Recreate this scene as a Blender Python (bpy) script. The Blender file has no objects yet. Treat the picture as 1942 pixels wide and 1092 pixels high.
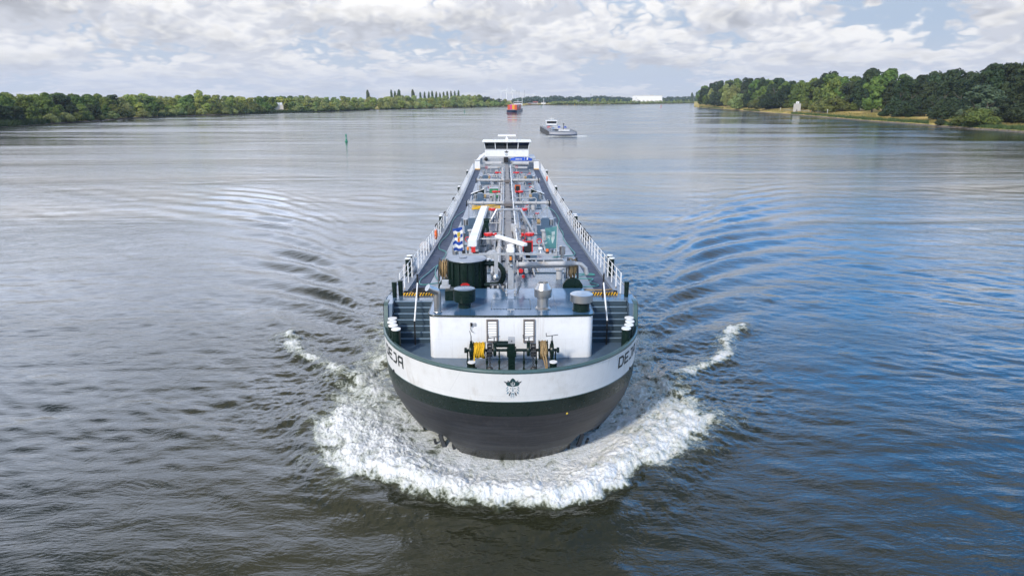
import bpy, bmesh, math, random
import numpy as np
from mathutils import Vector, Matrix
R = math.radians
SC = bpy.context.scene
COL = SC.collection

# ------------------------------------------------------------------ camera
F_PX, CX, CY, CAM_H, PITCH = 1295.0, 971.0, 546.0, 14.8, math.radians(15.46)
cam_data = bpy.data.cameras.new('camera')
cam_data.sensor_width = 36.0
cam_data.lens = 36.0 * F_PX / 1942.0
cam_data.clip_start = 0.1
cam_data.clip_end = 20000
cam = bpy.data.objects.new('camera', cam_data)
cam.location = (0, 0, CAM_H)
cam.rotation_euler = (math.pi/2 - PITCH, 0, 0)
COL.objects.link(cam)
SC.camera = cam
SC.view_settings.view_transform = 'Standard'
SC.view_settings.look = 'None'
SC.view_settings.exposure = 0.0
SC.view_settings.gamma = 1.0
SC.cycles.max_bounces = 6
SC.cycles.diffuse_bounces = 2
SC.cycles.glossy_bounces = 3
SC.cycles.transmission_bounces = 3
SC.cycles.volume_bounces = 0
SC.cycles.caustics_reflective = False
SC.cycles.caustics_refractive = False

# ------------------------------------------------------------------ node helpers
class NT:
    def __init__(s, tree):
        s.t = tree; s.n = tree.nodes; s.l = tree.links; s.n.clear()
    def add(s, typ, props=None, **ins):
        nd = s.n.new(typ)
        for k, v in (props or {}).items(): setattr(nd, k, v)
        for k, v in ins.items():
            key = int(k[1:]) if (k[0] == 'i' and k[1:].isdigit()) else k.replace('_', ' ')
            s.put(nd.inputs[key], v)
        return nd
    def put(s, sock, v):
        if isinstance(v, bpy.types.Node): v = v.outputs[0]
        if isinstance(v, bpy.types.NodeSocket): s.l.new(v, sock)
        elif isinstance(v, tuple) and len(v) == 3 and sock.type == 'RGBA': sock.default_value = (*v, 1)
        else: sock.default_value = v
    def m(s, op, a, b=0.0, c=0.0, clamp=False):
        return s.add('ShaderNodeMath', dict(operation=op, use_clamp=clamp), i0=a, i1=b, i2=c).outputs[0]
    def vm(s, op, a, b=(0, 0, 0)):
        nd = s.add('ShaderNodeVectorMath', dict(operation=op), i0=a, i1=b)
        return nd.outputs['Value'] if op in ('LENGTH', 'DOT_PRODUCT', 'DISTANCE') else nd.outputs[0]
    def noise(s, vec, scale, detail=4, rough=0.5, dist=0.0, lac=2.0, col=False):
        nd = s.add('ShaderNodeTexNoise', None, Vector=vec, Scale=scale, Detail=detail, Roughness=rough, Distortion=dist, Lacunarity=lac)
        return nd.outputs['Color' if col else 'Fac']
    def ss(s, x, a, b):   # smoothstep
        return s.add('ShaderNodeMapRange', dict(interpolation_type='SMOOTHSTEP'), i0=x, i1=a, i2=b, i3=0.0, i4=1.0).outputs[0]
    def lin(s, x, a, b, c=0.0, d=1.0):
        return s.add('ShaderNodeMapRange', None, i0=x, i1=a, i2=b, i3=c, i4=d).outputs[0]
    def mix(s, f, a, b):
        nd = s.add('ShaderNodeMix', dict(data_type='RGBA'))
        s.put(nd.inputs[0], f); s.put(nd.inputs[6], a if not isinstance(a, tuple) else a); s.put(nd.inputs[7], b)
        return nd.outputs[2]
    def fmix(s, f, a, b):
        nd = s.add('ShaderNodeMix', dict(data_type='FLOAT'))
        s.put(nd.inputs[0], f); s.put(nd.inputs[2], a); s.put(nd.inputs[3], b)
        return nd.outputs[0]
    def xyz(s, v):
        return s.add('ShaderNodeSeparateXYZ', None, i0=v).outputs
    def comb(s, x, y, z):
        return s.add('ShaderNodeCombineXYZ', None, i0=x, i1=y, i2=z).outputs[0]

# ------------------------------------------------------------------ world: daylight sky with broken cumulus
SUN_EL, SUN_AZ = R(37), R(212)         # behind the camera, to the left
world = bpy.data.worlds.new('World'); SC.world = world; world.use_nodes = True
w = NT(world.node_tree)
D = w.add('ShaderNodeTexCoord').outputs['Generated']
dx, dy, dz = w.xyz(D)
sky = w.add('ShaderNodeTexSky', dict(sky_type='NISHITA', sun_disc=False, sun_elevation=SUN_EL, sun_rotation=SUN_AZ, air_density=1.0, dust_density=0.6, ozone_density=2.0))
zc = w.m('MAXIMUM', dz, 0.0)
# low cumulus: bands that shrink towards the horizon
lz = w.m('MULTIPLY', w.m('LOGARITHM', w.m('ADD', zc, 0.045), math.e), 1.6)
def lowc(off):
    return w.comb(w.m('MULTIPLY', dx, 5.6), w.m('MULTIPLY', dy, 5.6), w.m('ADD', lz, off))
warp = w.noise(lowc(3.3), 1.6, 3, 0.6, col=True)
def lown(off):
    v = w.vm('ADD', lowc(off), w.vm('SCALE', warp) if False else w.vm('MULTIPLY', w.vm('SUBTRACT', warp, (0.5, 0.5, 0.5)), (0.26, 0.26, 0.16)))
    pf = w.m('ABSOLUTE', w.m('SUBTRACT', w.noise(v, 3.6, 2, 0.6), 0.5))
    return w.m('ADD', w.m('MULTIPLY', w.noise(v, 1.15, 7, 0.55), 0.86), w.m('ADD', w.m('MULTIPLY', pf, 0.62), 0.025))
n0 = lown(0.0); n1 = lown(0.22); n2 = lown(-0.26)
bias = w.m('MULTIPLY', w.m('SUBTRACT', w.noise(D, 2.4, 2, 0.5), 0.5), 0.55)
den = w.m('ADD', n0, bias)
maskL = w.ss(den, 0.37, 0.45)
relief = w.ss(w.m('SUBTRACT', n0, n1), -0.09, 0.12)      # thins upward -> sunlit top
base = w.ss(w.m('SUBTRACT', n0, n2), -0.05, 0.22)        # thins downward -> grey base
litL = w.m('SUBTRACT', w.m('ADD', 0.73, w.m('MULTIPLY', relief, 0.34)), w.m('MULTIPLY', base, 0.24))
haze = w.m('SUBTRACT', 1.0, w.ss(zc, 0.0, 0.10))
litL = w.fmix(w.m('MULTIPLY', haze, 0.55), litL, 0.80)
colL = w.vm('MULTIPLY', w.comb(litL, litL, litL), w.mix(relief, (0.955, 0.97, 1.035), (1.01, 0.99, 0.965)))
colL = w.vm('MULTIPLY', colL, w.mix(w.ss(zc, 0.13, 0.26), (1.0, 1.0, 1.0), (0.79, 0.94, 1.27)))
gapL = w.mix(haze, (0.48, 0.59, 0.74), (0.68, 0.72, 0.77))
skyL = w.mix(w.m('MULTIPLY', maskL, 0.96), gapL, colL)
# high sheets seen only as reflections: flat-based clouds with clear blue openings
inv = w.m('DIVIDE', 1.0, w.m('ADD', zc, 0.16))
pv = w.comb(w.m('MULTIPLY', dx, inv), w.m('MULTIPLY', dy, inv), 1.7)
hn = w.noise(pv, 1.5, 8, 0.58, 0.4)
hn2 = w.noise(w.vm('ADD', pv, (0.08, -0.16, 0)), 1.5, 6, 0.58, 0.4)
# the big opening to the right of the view, a smaller one low on the left
az = w.m('ARCTAN2', dx, dy)
openR = w.m('MULTIPLY', w.m('MULTIPLY', w.ss(az, -0.10, 0.24), w.ss(zc, 0.14, 0.22)), w.m('SUBTRACT', 1.0, w.m('MULTIPLY', w.ss(zc, 0.40, 0.56), 0.75)))
openT = w.m('MULTIPLY', w.ss(zc, 0.50, 0.66), 0.35)
dim = w.fmix(w.ss(zc, 0.45, 0.60), 1.0, 0.34)
openL = w.m('MULTIPLY', w.m('SUBTRACT', 1.0, w.ss(az, -0.62, -0.30)), w.m('MULTIPLY', w.ss(zc, 0.16, 0.26), 0.45))
opening = w.m('MAXIMUM', w.m('MAXIMUM', openR, openT), openL)
thr = w.m('ADD', 0.34, w.m('MULTIPLY', opening, 0.22))
maskH = w.ss(w.m('SUBTRACT', hn, thr), 0.0, 0.11)
front = w.ss(dy, -0.25, 0.35)  # unseen clouds behind the view dimmed so the sun dominates
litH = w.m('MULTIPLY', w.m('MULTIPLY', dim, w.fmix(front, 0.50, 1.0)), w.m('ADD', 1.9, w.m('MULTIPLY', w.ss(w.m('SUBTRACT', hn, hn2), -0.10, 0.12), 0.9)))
colH = w.vm('MULTIPLY', w.comb(litH, litH, litH), w.mix(w.ss(zc, 0.47, 0.62), (0.86, 0.97, 1.22), (1.05, 1.0, 0.88)))
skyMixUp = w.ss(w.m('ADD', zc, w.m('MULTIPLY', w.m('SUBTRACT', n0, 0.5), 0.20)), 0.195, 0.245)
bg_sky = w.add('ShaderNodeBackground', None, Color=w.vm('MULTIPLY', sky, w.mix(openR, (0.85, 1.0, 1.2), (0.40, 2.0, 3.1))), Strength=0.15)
lift = w.m('ADD', 1.0, w.m('MULTIPLY', w.ss(zc, 0.108, 0.28), w.m('ADD', 3.2, w.m('MULTIPLY', w.m('SUBTRACT', 1.0, w.ss(w.m('ARCTAN2', dx, dy), -0.40, 0.05)), 1.9))))  # added brightness above the frame, lightens the water reflections and the ship
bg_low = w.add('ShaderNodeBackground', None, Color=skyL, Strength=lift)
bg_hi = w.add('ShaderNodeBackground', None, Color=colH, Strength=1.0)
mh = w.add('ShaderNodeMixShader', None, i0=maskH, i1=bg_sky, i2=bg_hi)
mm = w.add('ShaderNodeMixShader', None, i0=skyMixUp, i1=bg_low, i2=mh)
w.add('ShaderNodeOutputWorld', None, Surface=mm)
world.cycles.sampling_method = 'MANUAL'
world.cycles.sample_map_resolution = 512

# ------------------------------------------------------------------ sun
sun_data = bpy.data.lights.new('sun', 'SUN')
sun_data.energy = 3.6; sun_data.angle = R(5.0); sun_data.color = (1.0, 0.95, 0.88)
sun = bpy.data.objects.new('sun', sun_data)
sd = Vector((math.sin(SUN_AZ)*math.cos(SUN_EL), math.cos(SUN_AZ)*math.cos(SUN_EL), math.sin(SUN_EL)))
sun.rotation_euler = sd.to_track_quat('Z', 'Y').to_euler()
sun.location = (0, 0, 200)
COL.objects.link(sun)

# ------------------------------------------------------------------ geometry of the place
def ground(px, py, z=0.0):
    """the point at height z that the photograph shows at pixel px, py"""
    a, b = (px-CX)/F_PX, (CY-py)/F_PX
    d = (a, math.cos(PITCH)+b*math.sin(PITCH), -math.sin(PITCH)+b*math.cos(PITCH))
    t = (z-CAM_H)/d[2]
    return d[0]*t, d[1]*t
def at_dist(px, py, y):
    """x and z of the point at distance y seen at pixel px, py"""
    a, b = (px-CX)/F_PX, (CY-py)/F_PX
    d = (a, math.cos(PITCH)+b*math.sin(PITCH), -math.sin(PITCH)+b*math.cos(PITCH))
    t = y/d[1]
    return d[0]*t, CAM_H+d[2]*t

def tag(o, label=None, cat=None, group=None, kind=None):
    if label: o['label'] = label
    if cat: o['category'] = cat
    if group: o['group'] = group
    if kind: o['kind'] = kind
    return o
def mesh_from(name, verts, faces, mats=(), smooth=False, idx=None):
    me = bpy.data.meshes.new(name)
    me.from_pydata([tuple(v) for v in verts], [], faces)
    for m in mats: me.materials.append(m)
    if idx is not None: me.polygons.foreach_set('material_index', idx)
    if smooth: me.polygons.foreach_set('use_smooth', [True]*len(me.polygons))
    me.update()
    return me
def link(name, me, parent=None):
    o = bpy.data.objects.new(name, me); COL.objects.link(o)
    if parent is not None: o.parent = parent
    return o
def empty(name, loc=(0, 0, 0), rz=0.0):
    o = bpy.data.objects.new(name, None); COL.objects.link(o)
    o.location = loc; o.rotation_euler = (0, 0, rz); o.empty_display_size = 0.5
    return o

# ------------------------------------------------------------------ numpy noise
_rng = np.random.RandomState(7)
_perm = _rng.permutation(256); _perm = np.concatenate([_perm, _perm])
_gr = _rng.rand(256)*2*np.pi
def gnoise(x, y):
    xi = np.floor(x).astype(np.int64); yi = np.floor(y).astype(np.int64)
    xf = x-xi; yf = y-yi
    u = xf*xf*xf*(xf*(xf*6-15)+10); v = yf*yf*yf*(yf*(yf*6-15)+10)
    def g(ix, iy, fx, fy):
        a = _gr[_perm[_perm[ix & 255]+(iy & 255)]]
        return np.cos(a)*fx+np.sin(a)*fy
    a = g(xi, yi, xf, yf); b = g(xi+1, yi, xf-1, yf); c = g(xi, yi+1, xf, yf-1); d = g(xi+1, yi+1, xf-1, yf-1)
    return (a*(1-u)+b*u)*(1-v)+(c*(1-u)+d*u)*v
def fbm(x, y, octv=4, g=0.5, ridge=False):
    s = 0; a = 1.0; t = 0
    for i in range(octv):
        n = gnoise(x+17.3*i, y-9.1*i)
        if ridge: n = 0.6-np.abs(n)*2
        s = s+a*n; t += a; a *= g; x = x*2.03; y = y*2.03
    return s/t*(1.6 if not ridge else 1)
def sstep(x, a, b):
    t = np.clip((x-a)/(b-a), 0, 1); return t*t*(3-2*t)

# ------------------------------------------------------------------ materials
MATS = {}
def mat(name, col, rough=0.5, metal=0.0, var=0.0, vscale=3.0, bump=0.0, bscale=20.0, spec=0.5, coat=0.0, dirt=None, dscale=1.5, damt=0.5, objrand=0.0, streak=None):
    if name in MATS: return MATS[name]
    m = bpy.data.materials.new(name); m.use_nodes = True
    n = NT(m.node_tree)
    p = n.add('ShaderNodeTexCoord').outputs['Object']
    c = n.add('ShaderNodeRGB').outputs[0]; c.default_value = (*col, 1)
    if var:
        f = n.noise(p, vscale, 5, 0.6)
        k = n.lin(f, 0.3, 0.7, 1-var, 1+var)
        c = n.vm('MULTIPLY', c, n.comb(k, k, k))
    if dirt:
        f = n.m('MULTIPLY', n.ss(n.noise(p, dscale, 7, 0.65), 0.52, 0.70), damt)
        c = n.mix(f, c, dirt)
    if streak:
        f = n.m('MULTIPLY', n.ss(n.noise(n.vm('MULTIPLY', p, (4.0, 4.0, 0.35)), 1.2, 5, 0.6), 0.50, 0.72), n.ss(n.noise(p, 0.7, 3), 0.40, 0.62))
        c = n.mix(n.m('MULTIPLY', f, streak), c, (0.36, 0.27, 0.18))
        br = n.add('ShaderNodeTexBrick', None, Vector=n.vm('MULTIPLY', n.comb(n.m('ADD', n.xyz(p)[0], n.xyz(p)[1]), n.xyz(p)[2], 0.0), (1, 1, 1)), Scale=1.0, Mortar_Size=0.006, Brick_Width=2.4, Row_Height=1.25, Mortar_Smooth=0.3)
        c = n.mix(n.m('MULTIPLY', br.outputs['Fac'], 0.22), c, (0.3, 0.3, 0.3))
    if objrand:
        r = n.lin(n.add('ShaderNodeObjectInfo').outputs['Random'], 0, 1, 1-objrand, 1+objrand)
        c = n.vm('MULTIPLY', c, n.comb(r, r, r))
    r = n.lin(n.noise(p, vscale*2.3, 3), 0.3, 0.7, max(rough*0.8, 0.02), min(rough*1.25, 1))
    b = n.add('ShaderNodeBsdfPrincipled', None, Base_Color=c, Roughness=r, Metallic=metal, Specular_IOR_Level=spec, Coat_Weight=coat)
    if bump:
        bp = n.add('ShaderNodeBump', None, Strength=bump, Distance=0.02, Height=n.noise(p, bscale, 4))
        n.put(b.inputs['Normal'], bp.outputs[0])
    n.add('ShaderNodeOutputMaterial', None, Surface=b)
    MATS[name] = m
    return m
# ------------------------------------------------------------------ ship frame (needed by the wake)
SHIP_ROT, SHIP_X0 = 0.0095, 0.23        # heading a touch to the left of the view
def to_ship(x, y):
    c, s = math.cos(SHIP_ROT), math.sin(SHIP_ROT)
    return (x-SHIP_X0)*c+y*s, -(x-SHIP_X0)*s+y*c

# ------------------------------------------------------------------ water
def water_material():
    m = bpy.data.materials.new('river_water'); m.use_nodes = True
    n = NT(m.node_tree)
    P = n.add('ShaderNodeNewGeometry').outputs['Position']
    fo = n.add('ShaderNodeAttribute', dict(attribute_name='foam')).outputs['Fac']
    # ripples
    st = n.vm('MULTIPLY', P, (0.42, 1.0, 1.0))
    wn = n.vm('ADD', st, n.vm('MULTIPLY', n.noise(P, 0.25, 2, 0.5, col=True), (1.5, 1.5, 0)))
    r1 = n.noise(wn, 0.9, 3, 0.6)
    r2 = n.noise(wn, 2.2, 5, 0.62)
    r3 = n.noise(n.vm('MULTIPLY', wn, (1.0, 0.8, 1)), 9.0, 2, 0.5)
    gust = n.noise(n.vm('MULTIPLY', P, (0.25, 1.0, 1)), 0.028, 4, 0.6, 1.0)
    gs = n.lin(gust, 0.38, 0.62, 0.35, 1.4)
    h = n.m('ADD', n.m('MULTIPLY', r1, 0.055), n.m('ADD', n.m('MULTIPLY', r2, 0.060), n.m('MULTIPLY', r3, 0.013)))
    r0 = n.noise(n.vm('MULTIPLY', P, (0.22, 1.0, 1)), 0.16, 3, 0.55, 0.5)
    h = n.m('ADD', h, n.m('MULTIPLY', r0, 0.16))
    h = n.m('MULTIPLY', h, n.m('MULTIPLY', gs, n.lin(n.vm('LENGTH', P), 40, 300, 0.75, 0.50)))
    px_, py_, pz_ = n.xyz(P)
    slick = n.m('MULTIPLY', n.m('SUBTRACT', 1.0, n.ss(n.m('ABSOLUTE', n.m('ADD', px_, n.m('MULTIPLY', py_, 0.012))), 7.0, 17.0)), n.ss(py_, 112, 150))
    h = n.m('MULTIPLY', h, n.m('SUBTRACT', 1.0, n.m('MULTIPLY', slick, 0.55)))
    # foam
    fr = n.noise(n.vm('MULTIPLY', P, (1.0, 0.8, 1)), 1.1, 6, 0.6, 0.8)
    f1 = n.m('ADD', n.m('MULTIPLY', n.noise(P, 2.2, 8, 0.68, 0.6), 0.6), n.m('MULTIPLY', n.m('SUBTRACT', 1.0, n.m('MULTIPLY', n.m('ABSOLUTE', n.m('SUBTRACT', fr, 0.5)), 5.0)), 0.36))
    f2 = n.noise(n.vm('ADD', P, (9, 4, 2)), 9.0, 5, 0.65)
    fn = n.m('ADD', n.m('MULTIPLY', f1, 0.65), n.m('MULTIPLY', f2, 0.35))
    k = n.m('ADD', n.m('MULTIPLY', fo, 1.02), n.m('MULTIPLY', n.m('SUBTRACT', fn, 0.5), 2.0))
    ff = n.m('MULTIPLY', n.ss(k, 0.42, 0.78), n.ss(fo, 0.03, 0.2))
    aer = n.m('MULTIPLY', n.ss(fo, 0.15, 0.9), n.lin(f1, 0.35, 0.65, 0.2, 1.0))
    base = n.mix(aer, (0.021, 0.022, 0.010), (0.17, 0.19, 0.115))
    bw = n.add('ShaderNodeBump', None, Strength=1.0, Distance=1.0, Height=h)
    wat = n.add('ShaderNodeBsdfPrincipled', None, Base_Color=base, Roughness=n.m('MULTIPLY', n.lin(n.vm('LENGTH', P), 60, 320, 0.03, 0.15), gs), IOR=1.42, Normal=bw.outputs[0])
    fh = n.m('ADD', n.m('MULTIPLY', f1, 0.30), n.m('MULTIPLY', f2, 0.12))
    bf = n.add('ShaderNodeBump', None, Strength=0.55, Distance=1.0, Height=fh)
    fc = n.mix(n.ss(k, 0.45, 1.20), (0.40, 0.42, 0.34), (0.80, 0.80, 0.79))  # thin foam grey-green: shading of its hollows put into the colour
    foam = n.add('ShaderNodeBsdfPrincipled', None, Base_Color=fc, Roughness=0.75, Specular_IOR_Level=0.25, Normal=bf.outputs[0])
    s = n.add('ShaderNodeMixShader', None, i0=ff, i1=wat, i2=foam)
    n.add('ShaderNodeOutputMaterial', None, Surface=s)
    return m

def build_water():
    rows = np.concatenate([np.arange(1150, 240, -1.7), np.arange(240, 205, -1.0), np.arange(205, 191.5, -0.5)])
    ang = PITCH+np.arctan((rows-CY)/F_PX)
    Y = CAM_H/np.tan(ang)
    Y = np.concatenate([[2.0, 8.0, 13.0, 16.5], Y[Y > 17.2], [9000.0]])
    T = np.concatenate([[-6, -3, -1.8, -1.2, -0.95], np.linspace(-0.86, 0.86, 1240), [0.95, 1.2, 1.8, 3, 6]])
    YY, TT = np.meshgrid(Y, T, indexing='ij')
    X = TT*YY*np.where(YY < 60, 1.0, 1.0)
    XX = X.copy()
    dY = np.gradient(Y)[:, None]*np.ones_like(YY)
    dX = np.abs(np.gradient(T))[None, :]*YY
    Z = np.zeros_like(YY)
    rng = np.random.RandomState(3)
    # wind chop
    for i in range(46):
        lam = 0.7*(6.0/0.7)**rng.rand()
        th = rng.normal(0, 0.55)+R(12)
        kx, ky = math.sin(th)*2*math.pi/lam, math.cos(th)*2*math.pi/lam
        amp = 0.0026*lam**0.5
        fade = sstep(lam/np.maximum(dY*abs(math.cos(th))+1e-6, dX*abs(math.sin(th))), 2.5, 6.0)
        Z += amp*fade*np.cos(kx*XX+ky*YY+rng.rand()*6.28)
    grp = 0.55+0.9*sstep(fbm(XX/28, YY/16, 3), -0.4, 0.4)
    Z *= grp
    # ship wake (Kelvin integral from both shoulders)
    U, V = to_ship(XX, YY)
    msk = (V > 18) & (V < 460) & (np.abs(U) < 230) & (np.abs(TT) < 0.9)
    u, v = U[msk], V[msk]
    zk = np.zeros_like(u)
    k0 = 0.95
    ths = np.linspace(-1.30, -0.40, 110)
    sp = np.maximum(dY[msk], 0.05)
    for side in (-1, 1):
        yy = (u-side*4.6)*side                     # outward positive
        xb = v-27.0+1.6*fbm(u/19, v/23+side*5, 2)
        z1 = np.zeros_like(u)
        for th in ths:
            c = math.cos(th); k = k0/(c*c)
            amp = float(sstep(th, -1.30, -1.0)*(1-sstep(th, -0.66, -0.42)))*math.exp(-k*0.10)
            ky = k*c
            fade = sstep((2*math.pi/ky)/sp, 2.0, 5.0)
            z1 += amp*fade*np.cos(k*(xb*c+yy/1.3*math.sin(th))+0.6)
        ang_ = np.arctan2(np.abs(yy), np.maximum(xb, 0.1))
        env = sstep(xb, -1.0, 5.0)*(1-sstep(ang_, 0.52, 0.70))*sstep(ang_, 0.10, 0.26)*(yy > -2)
        env *= 1.0/(1+0.007*np.maximum(xb, 0))
        zk += 0.0056*z1*env*(1-0.88*sstep(v, 75, 145))*(0.35+0.85*sstep(xb, 6, 34))*(0.62+0.45*sstep(fbm(u/14+side*9, v/11, 3), -0.35, 0.35))*sstep(yy, -2, 3)
    Z[msk] += zk
    # foam field and the bow wave, in metres around the stem
    foam = np.zeros_like(Z)
    def poly(pts, z=0.25): return np.array([ground(a, b, z) for a, b in pts])
    near = (YY < 62) & (np.abs(TT) < 0.7)
    x, y = XX[near], YY[near]
    wx = x+0.55*fbm(x*0.9, y*0.9, 5, 0.6)+0.9*fbm(x*0.22+5, y*0.22, 2)
    wy = y+0.55*fbm(x*0.9+40, y*0.9+11, 5, 0.6)+0.9*fbm(x*0.22, y*0.22+9, 2)
    def segd(P, closed=False):
        best = np.full(wx.shape, 1e9); n_ = len(P)
        for i in range(n_ if closed else n_-1):
            a, b = P[i], P[(i+1) % n_]
            ab = b-a; t = np.clip(((wx-a[0])*ab[0]+(wy-a[1])*ab[1])/(ab@ab), 0, 1)
            best = np.minimum(best, np.hypot(wx-a[0]-t*ab[0], wy-a[1]-t*ab[1]))
        return best
    def inside(P):
        r = np.zeros(wx.shape, bool); n_ = len(P)
        for i in range(n_):
            (x1, y1), (x2, y2) = P[i], P[(i+1) % n_]
            if y1 == y2: continue
            c = ((y1 > wy) != (y2 > wy)) & (wx < (x2-x1)*(wy-y1)/(y2-y1)+x1)
            r ^= c
        return r
    def sdf(P):
        d = segd(P, True); return np.where(inside(P), d, -d)
    OUT = [(600, 803), (655, 862), (725, 898), (770, 936), (850, 960), (960, 968), (1060, 962), (1112, 948), (1200, 922), (1240, 884), (1288, 850), (1335, 800)]
    outl = poly(OUT); main = poly(OUT+[(1310, 745), (1215, 690), (1140, 760), (968, 800), (820, 760), (735, 680), (640, 738)])
    churnL = poly([(600, 800), (612, 765), (640, 735), (690, 690), (735, 660), (760, 740), (850, 850), (700, 860)], 0)
    churnR = poly([(1335, 800), (1352, 765), (1300, 735), (1240, 700), (1200, 660), (1180, 740), (1090, 850), (1240, 870)], 0)
    dm = sdf(main)
    do = segd(outl); wid = 1.5+2.3*np.exp(-(x/7.5)**4)
    D_ = sstep(dm, -0.25, 0.75)*(0.50+0.12*np.exp(-(x/6.5)**4)+0.44*np.exp(-(np.maximum(do-0.5, 0)/wid)**2))*(0.93+0.22*fbm(x*0.45, y*0.45, 4))
    for c in (churnL, churnR):
        dc = sdf(c)
        D_ = np.maximum(D_, 0.78*sstep(dc, -0.9, 1.4)*(0.75+0.5*fbm(x*0.35, y*0.35, 3)))
    h_add = np.zeros_like(x)
    for pts, wd, am, hh in (([(548, 637), (570, 660), (600, 682), (645, 714)], 0.50, 0.92, 0.2),
                        ([(655, 718), (700, 748), (752, 795), (800, 830)], 0.9, 0.66, 0.2),
                        ([(1403, 622), (1372, 650), (1342, 685), (1295, 712)], 0.50, 0.92, 0.2),
                        ([(1282, 727), (1240, 757), (1190, 795), (1150, 820)], 0.9, 0.66, 0.2),
                        ([(600, 803), (655, 862), (700, 885)], 0.7, 0.9, 0.1), ([(1340, 790), (1288, 850), (1240, 884)], 0.7, 0.9, 0.1)):
        dd = segd(poly(pts, 0.1))
        D_ = np.maximum(D_, am*(0.8+0.5*fbm(x*0.7+7, y*0.7, 3))*np.exp(-(dd/wd)**2)); D_ = np.maximum(D_, 0.40*np.exp(-(dd/(wd*3.2))**2)*(0.8+0.6*fbm(x*0.5, y*0.5+3, 3)))
        h_add += hh*np.exp(-(dd/(wd*1.6))**2)
    for pts in ([(520, 560), (535, 600), (548, 637)], [(1440, 560), (1425, 595), (1403, 622)]):
        dd = segd(poly(pts, 0.1)); D_ = np.maximum(D_, 0.22*np.exp(-(dd/0.5)**2)); h_add += 0.12*np.exp(-(dd/1.0)**2)
    # thin scattered flecks alongside the hull
    us, vs = to_ship(x, y)
    side = np.exp(-((np.abs(us)-7.5)/2.6)**2)*sstep(vs, 28, 33)*(1-sstep(vs, 44, 60))
    D_ = np.maximum(D_, 0.60*side*(0.8+0.6*fbm(x*0.5, y*0.5, 3)))
    foam[near] = np.clip(D_, 0, 1.2)
    far = (YY > 262) & (YY < 300) & (XX > 8) & (XX < 38)
    dfx = (XX[far]-22.3)/9.5; dfy = (YY[far]-283.5+0.0-5.0*np.abs(dfx)**2.2)/3.2
    foam[far] = 1.3*np.exp(-dfy**2)*(1-sstep(np.abs(dfx), 0.75, 1.35)); Z[far] += 0.3*np.exp(-dfy**2)*(1-sstep(np.abs(dfx), 0.6, 1.2))
    # bow roll: steep front, rises to a crest, falls back to the hull
    roll = sstep(dm, -0.1, 0.9)*(0.10+0.90*np.exp(-((do-1.2)/1.1)**2))
    turb = 0.20*fbm(x*1.3, y*1.3, 5, 0.62)+0.13*fbm(x*3.1+3, y*3.1, 3, 0.6, True)
    zz = 0.48*roll*np.exp(-(x/9.5)**4)+0.06*roll+h_add+turb*sstep(D_, 0.2, 0.9)
    zz += (0.10*fbm(x*0.9, y*1.6, 4, 0.6)+0.05*fbm(x*2.6, y*3.4, 3))*np.exp(-((np.abs(us)-9.0)/5.0)**2)*sstep(vs, 25, 32)
    dh = np.where(vs < 36.25, (np.hypot(us/5.8, (vs-36.25)/10.2)-1)*6.0, np.abs(us)-5.8)
    zz *= 0.12+0.88*sstep(dh, 0.15, 1.9)
    # swell pushed up ahead of the roll
    zz += 0.22*np.exp(-((dm+0.7)/1.3)**2)*(dm < 0.6)
    Z[near] += zz
    ny, nx = YY.shape
    co = np.stack([XX, YY, Z], -1).reshape(-1, 3).astype(np.float32)
    a = (np.arange(ny-1)[:, None]*nx+np.arange(nx-1)[None, :]).ravel()
    quads = np.stack([a, a+1, a+nx+1, a+nx], -1).astype(np.int32)
    me = bpy.data.meshes.new('water')
    me.vertices.add(len(co)); me.vertices.foreach_set('co', co.ravel())
    me.loops.add(quads.size); me.loops.foreach_set('vertex_index', quads.ravel())
    me.polygons.add(len(quads)); me.polygons.foreach_set('loop_start', np.arange(0, quads.size, 4, dtype=np.int32))
    me.polygons.foreach_set('use_smooth', np.ones(len(quads), bool))
    me.update()
    at = me.attributes.new('foam', 'FLOAT', 'POINT'); at.data.foreach_set('value', foam.ravel().astype(np.float32))
    me.materials.append(water_material())
    tag(link('water', me), kind='structure')
build_water()
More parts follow.
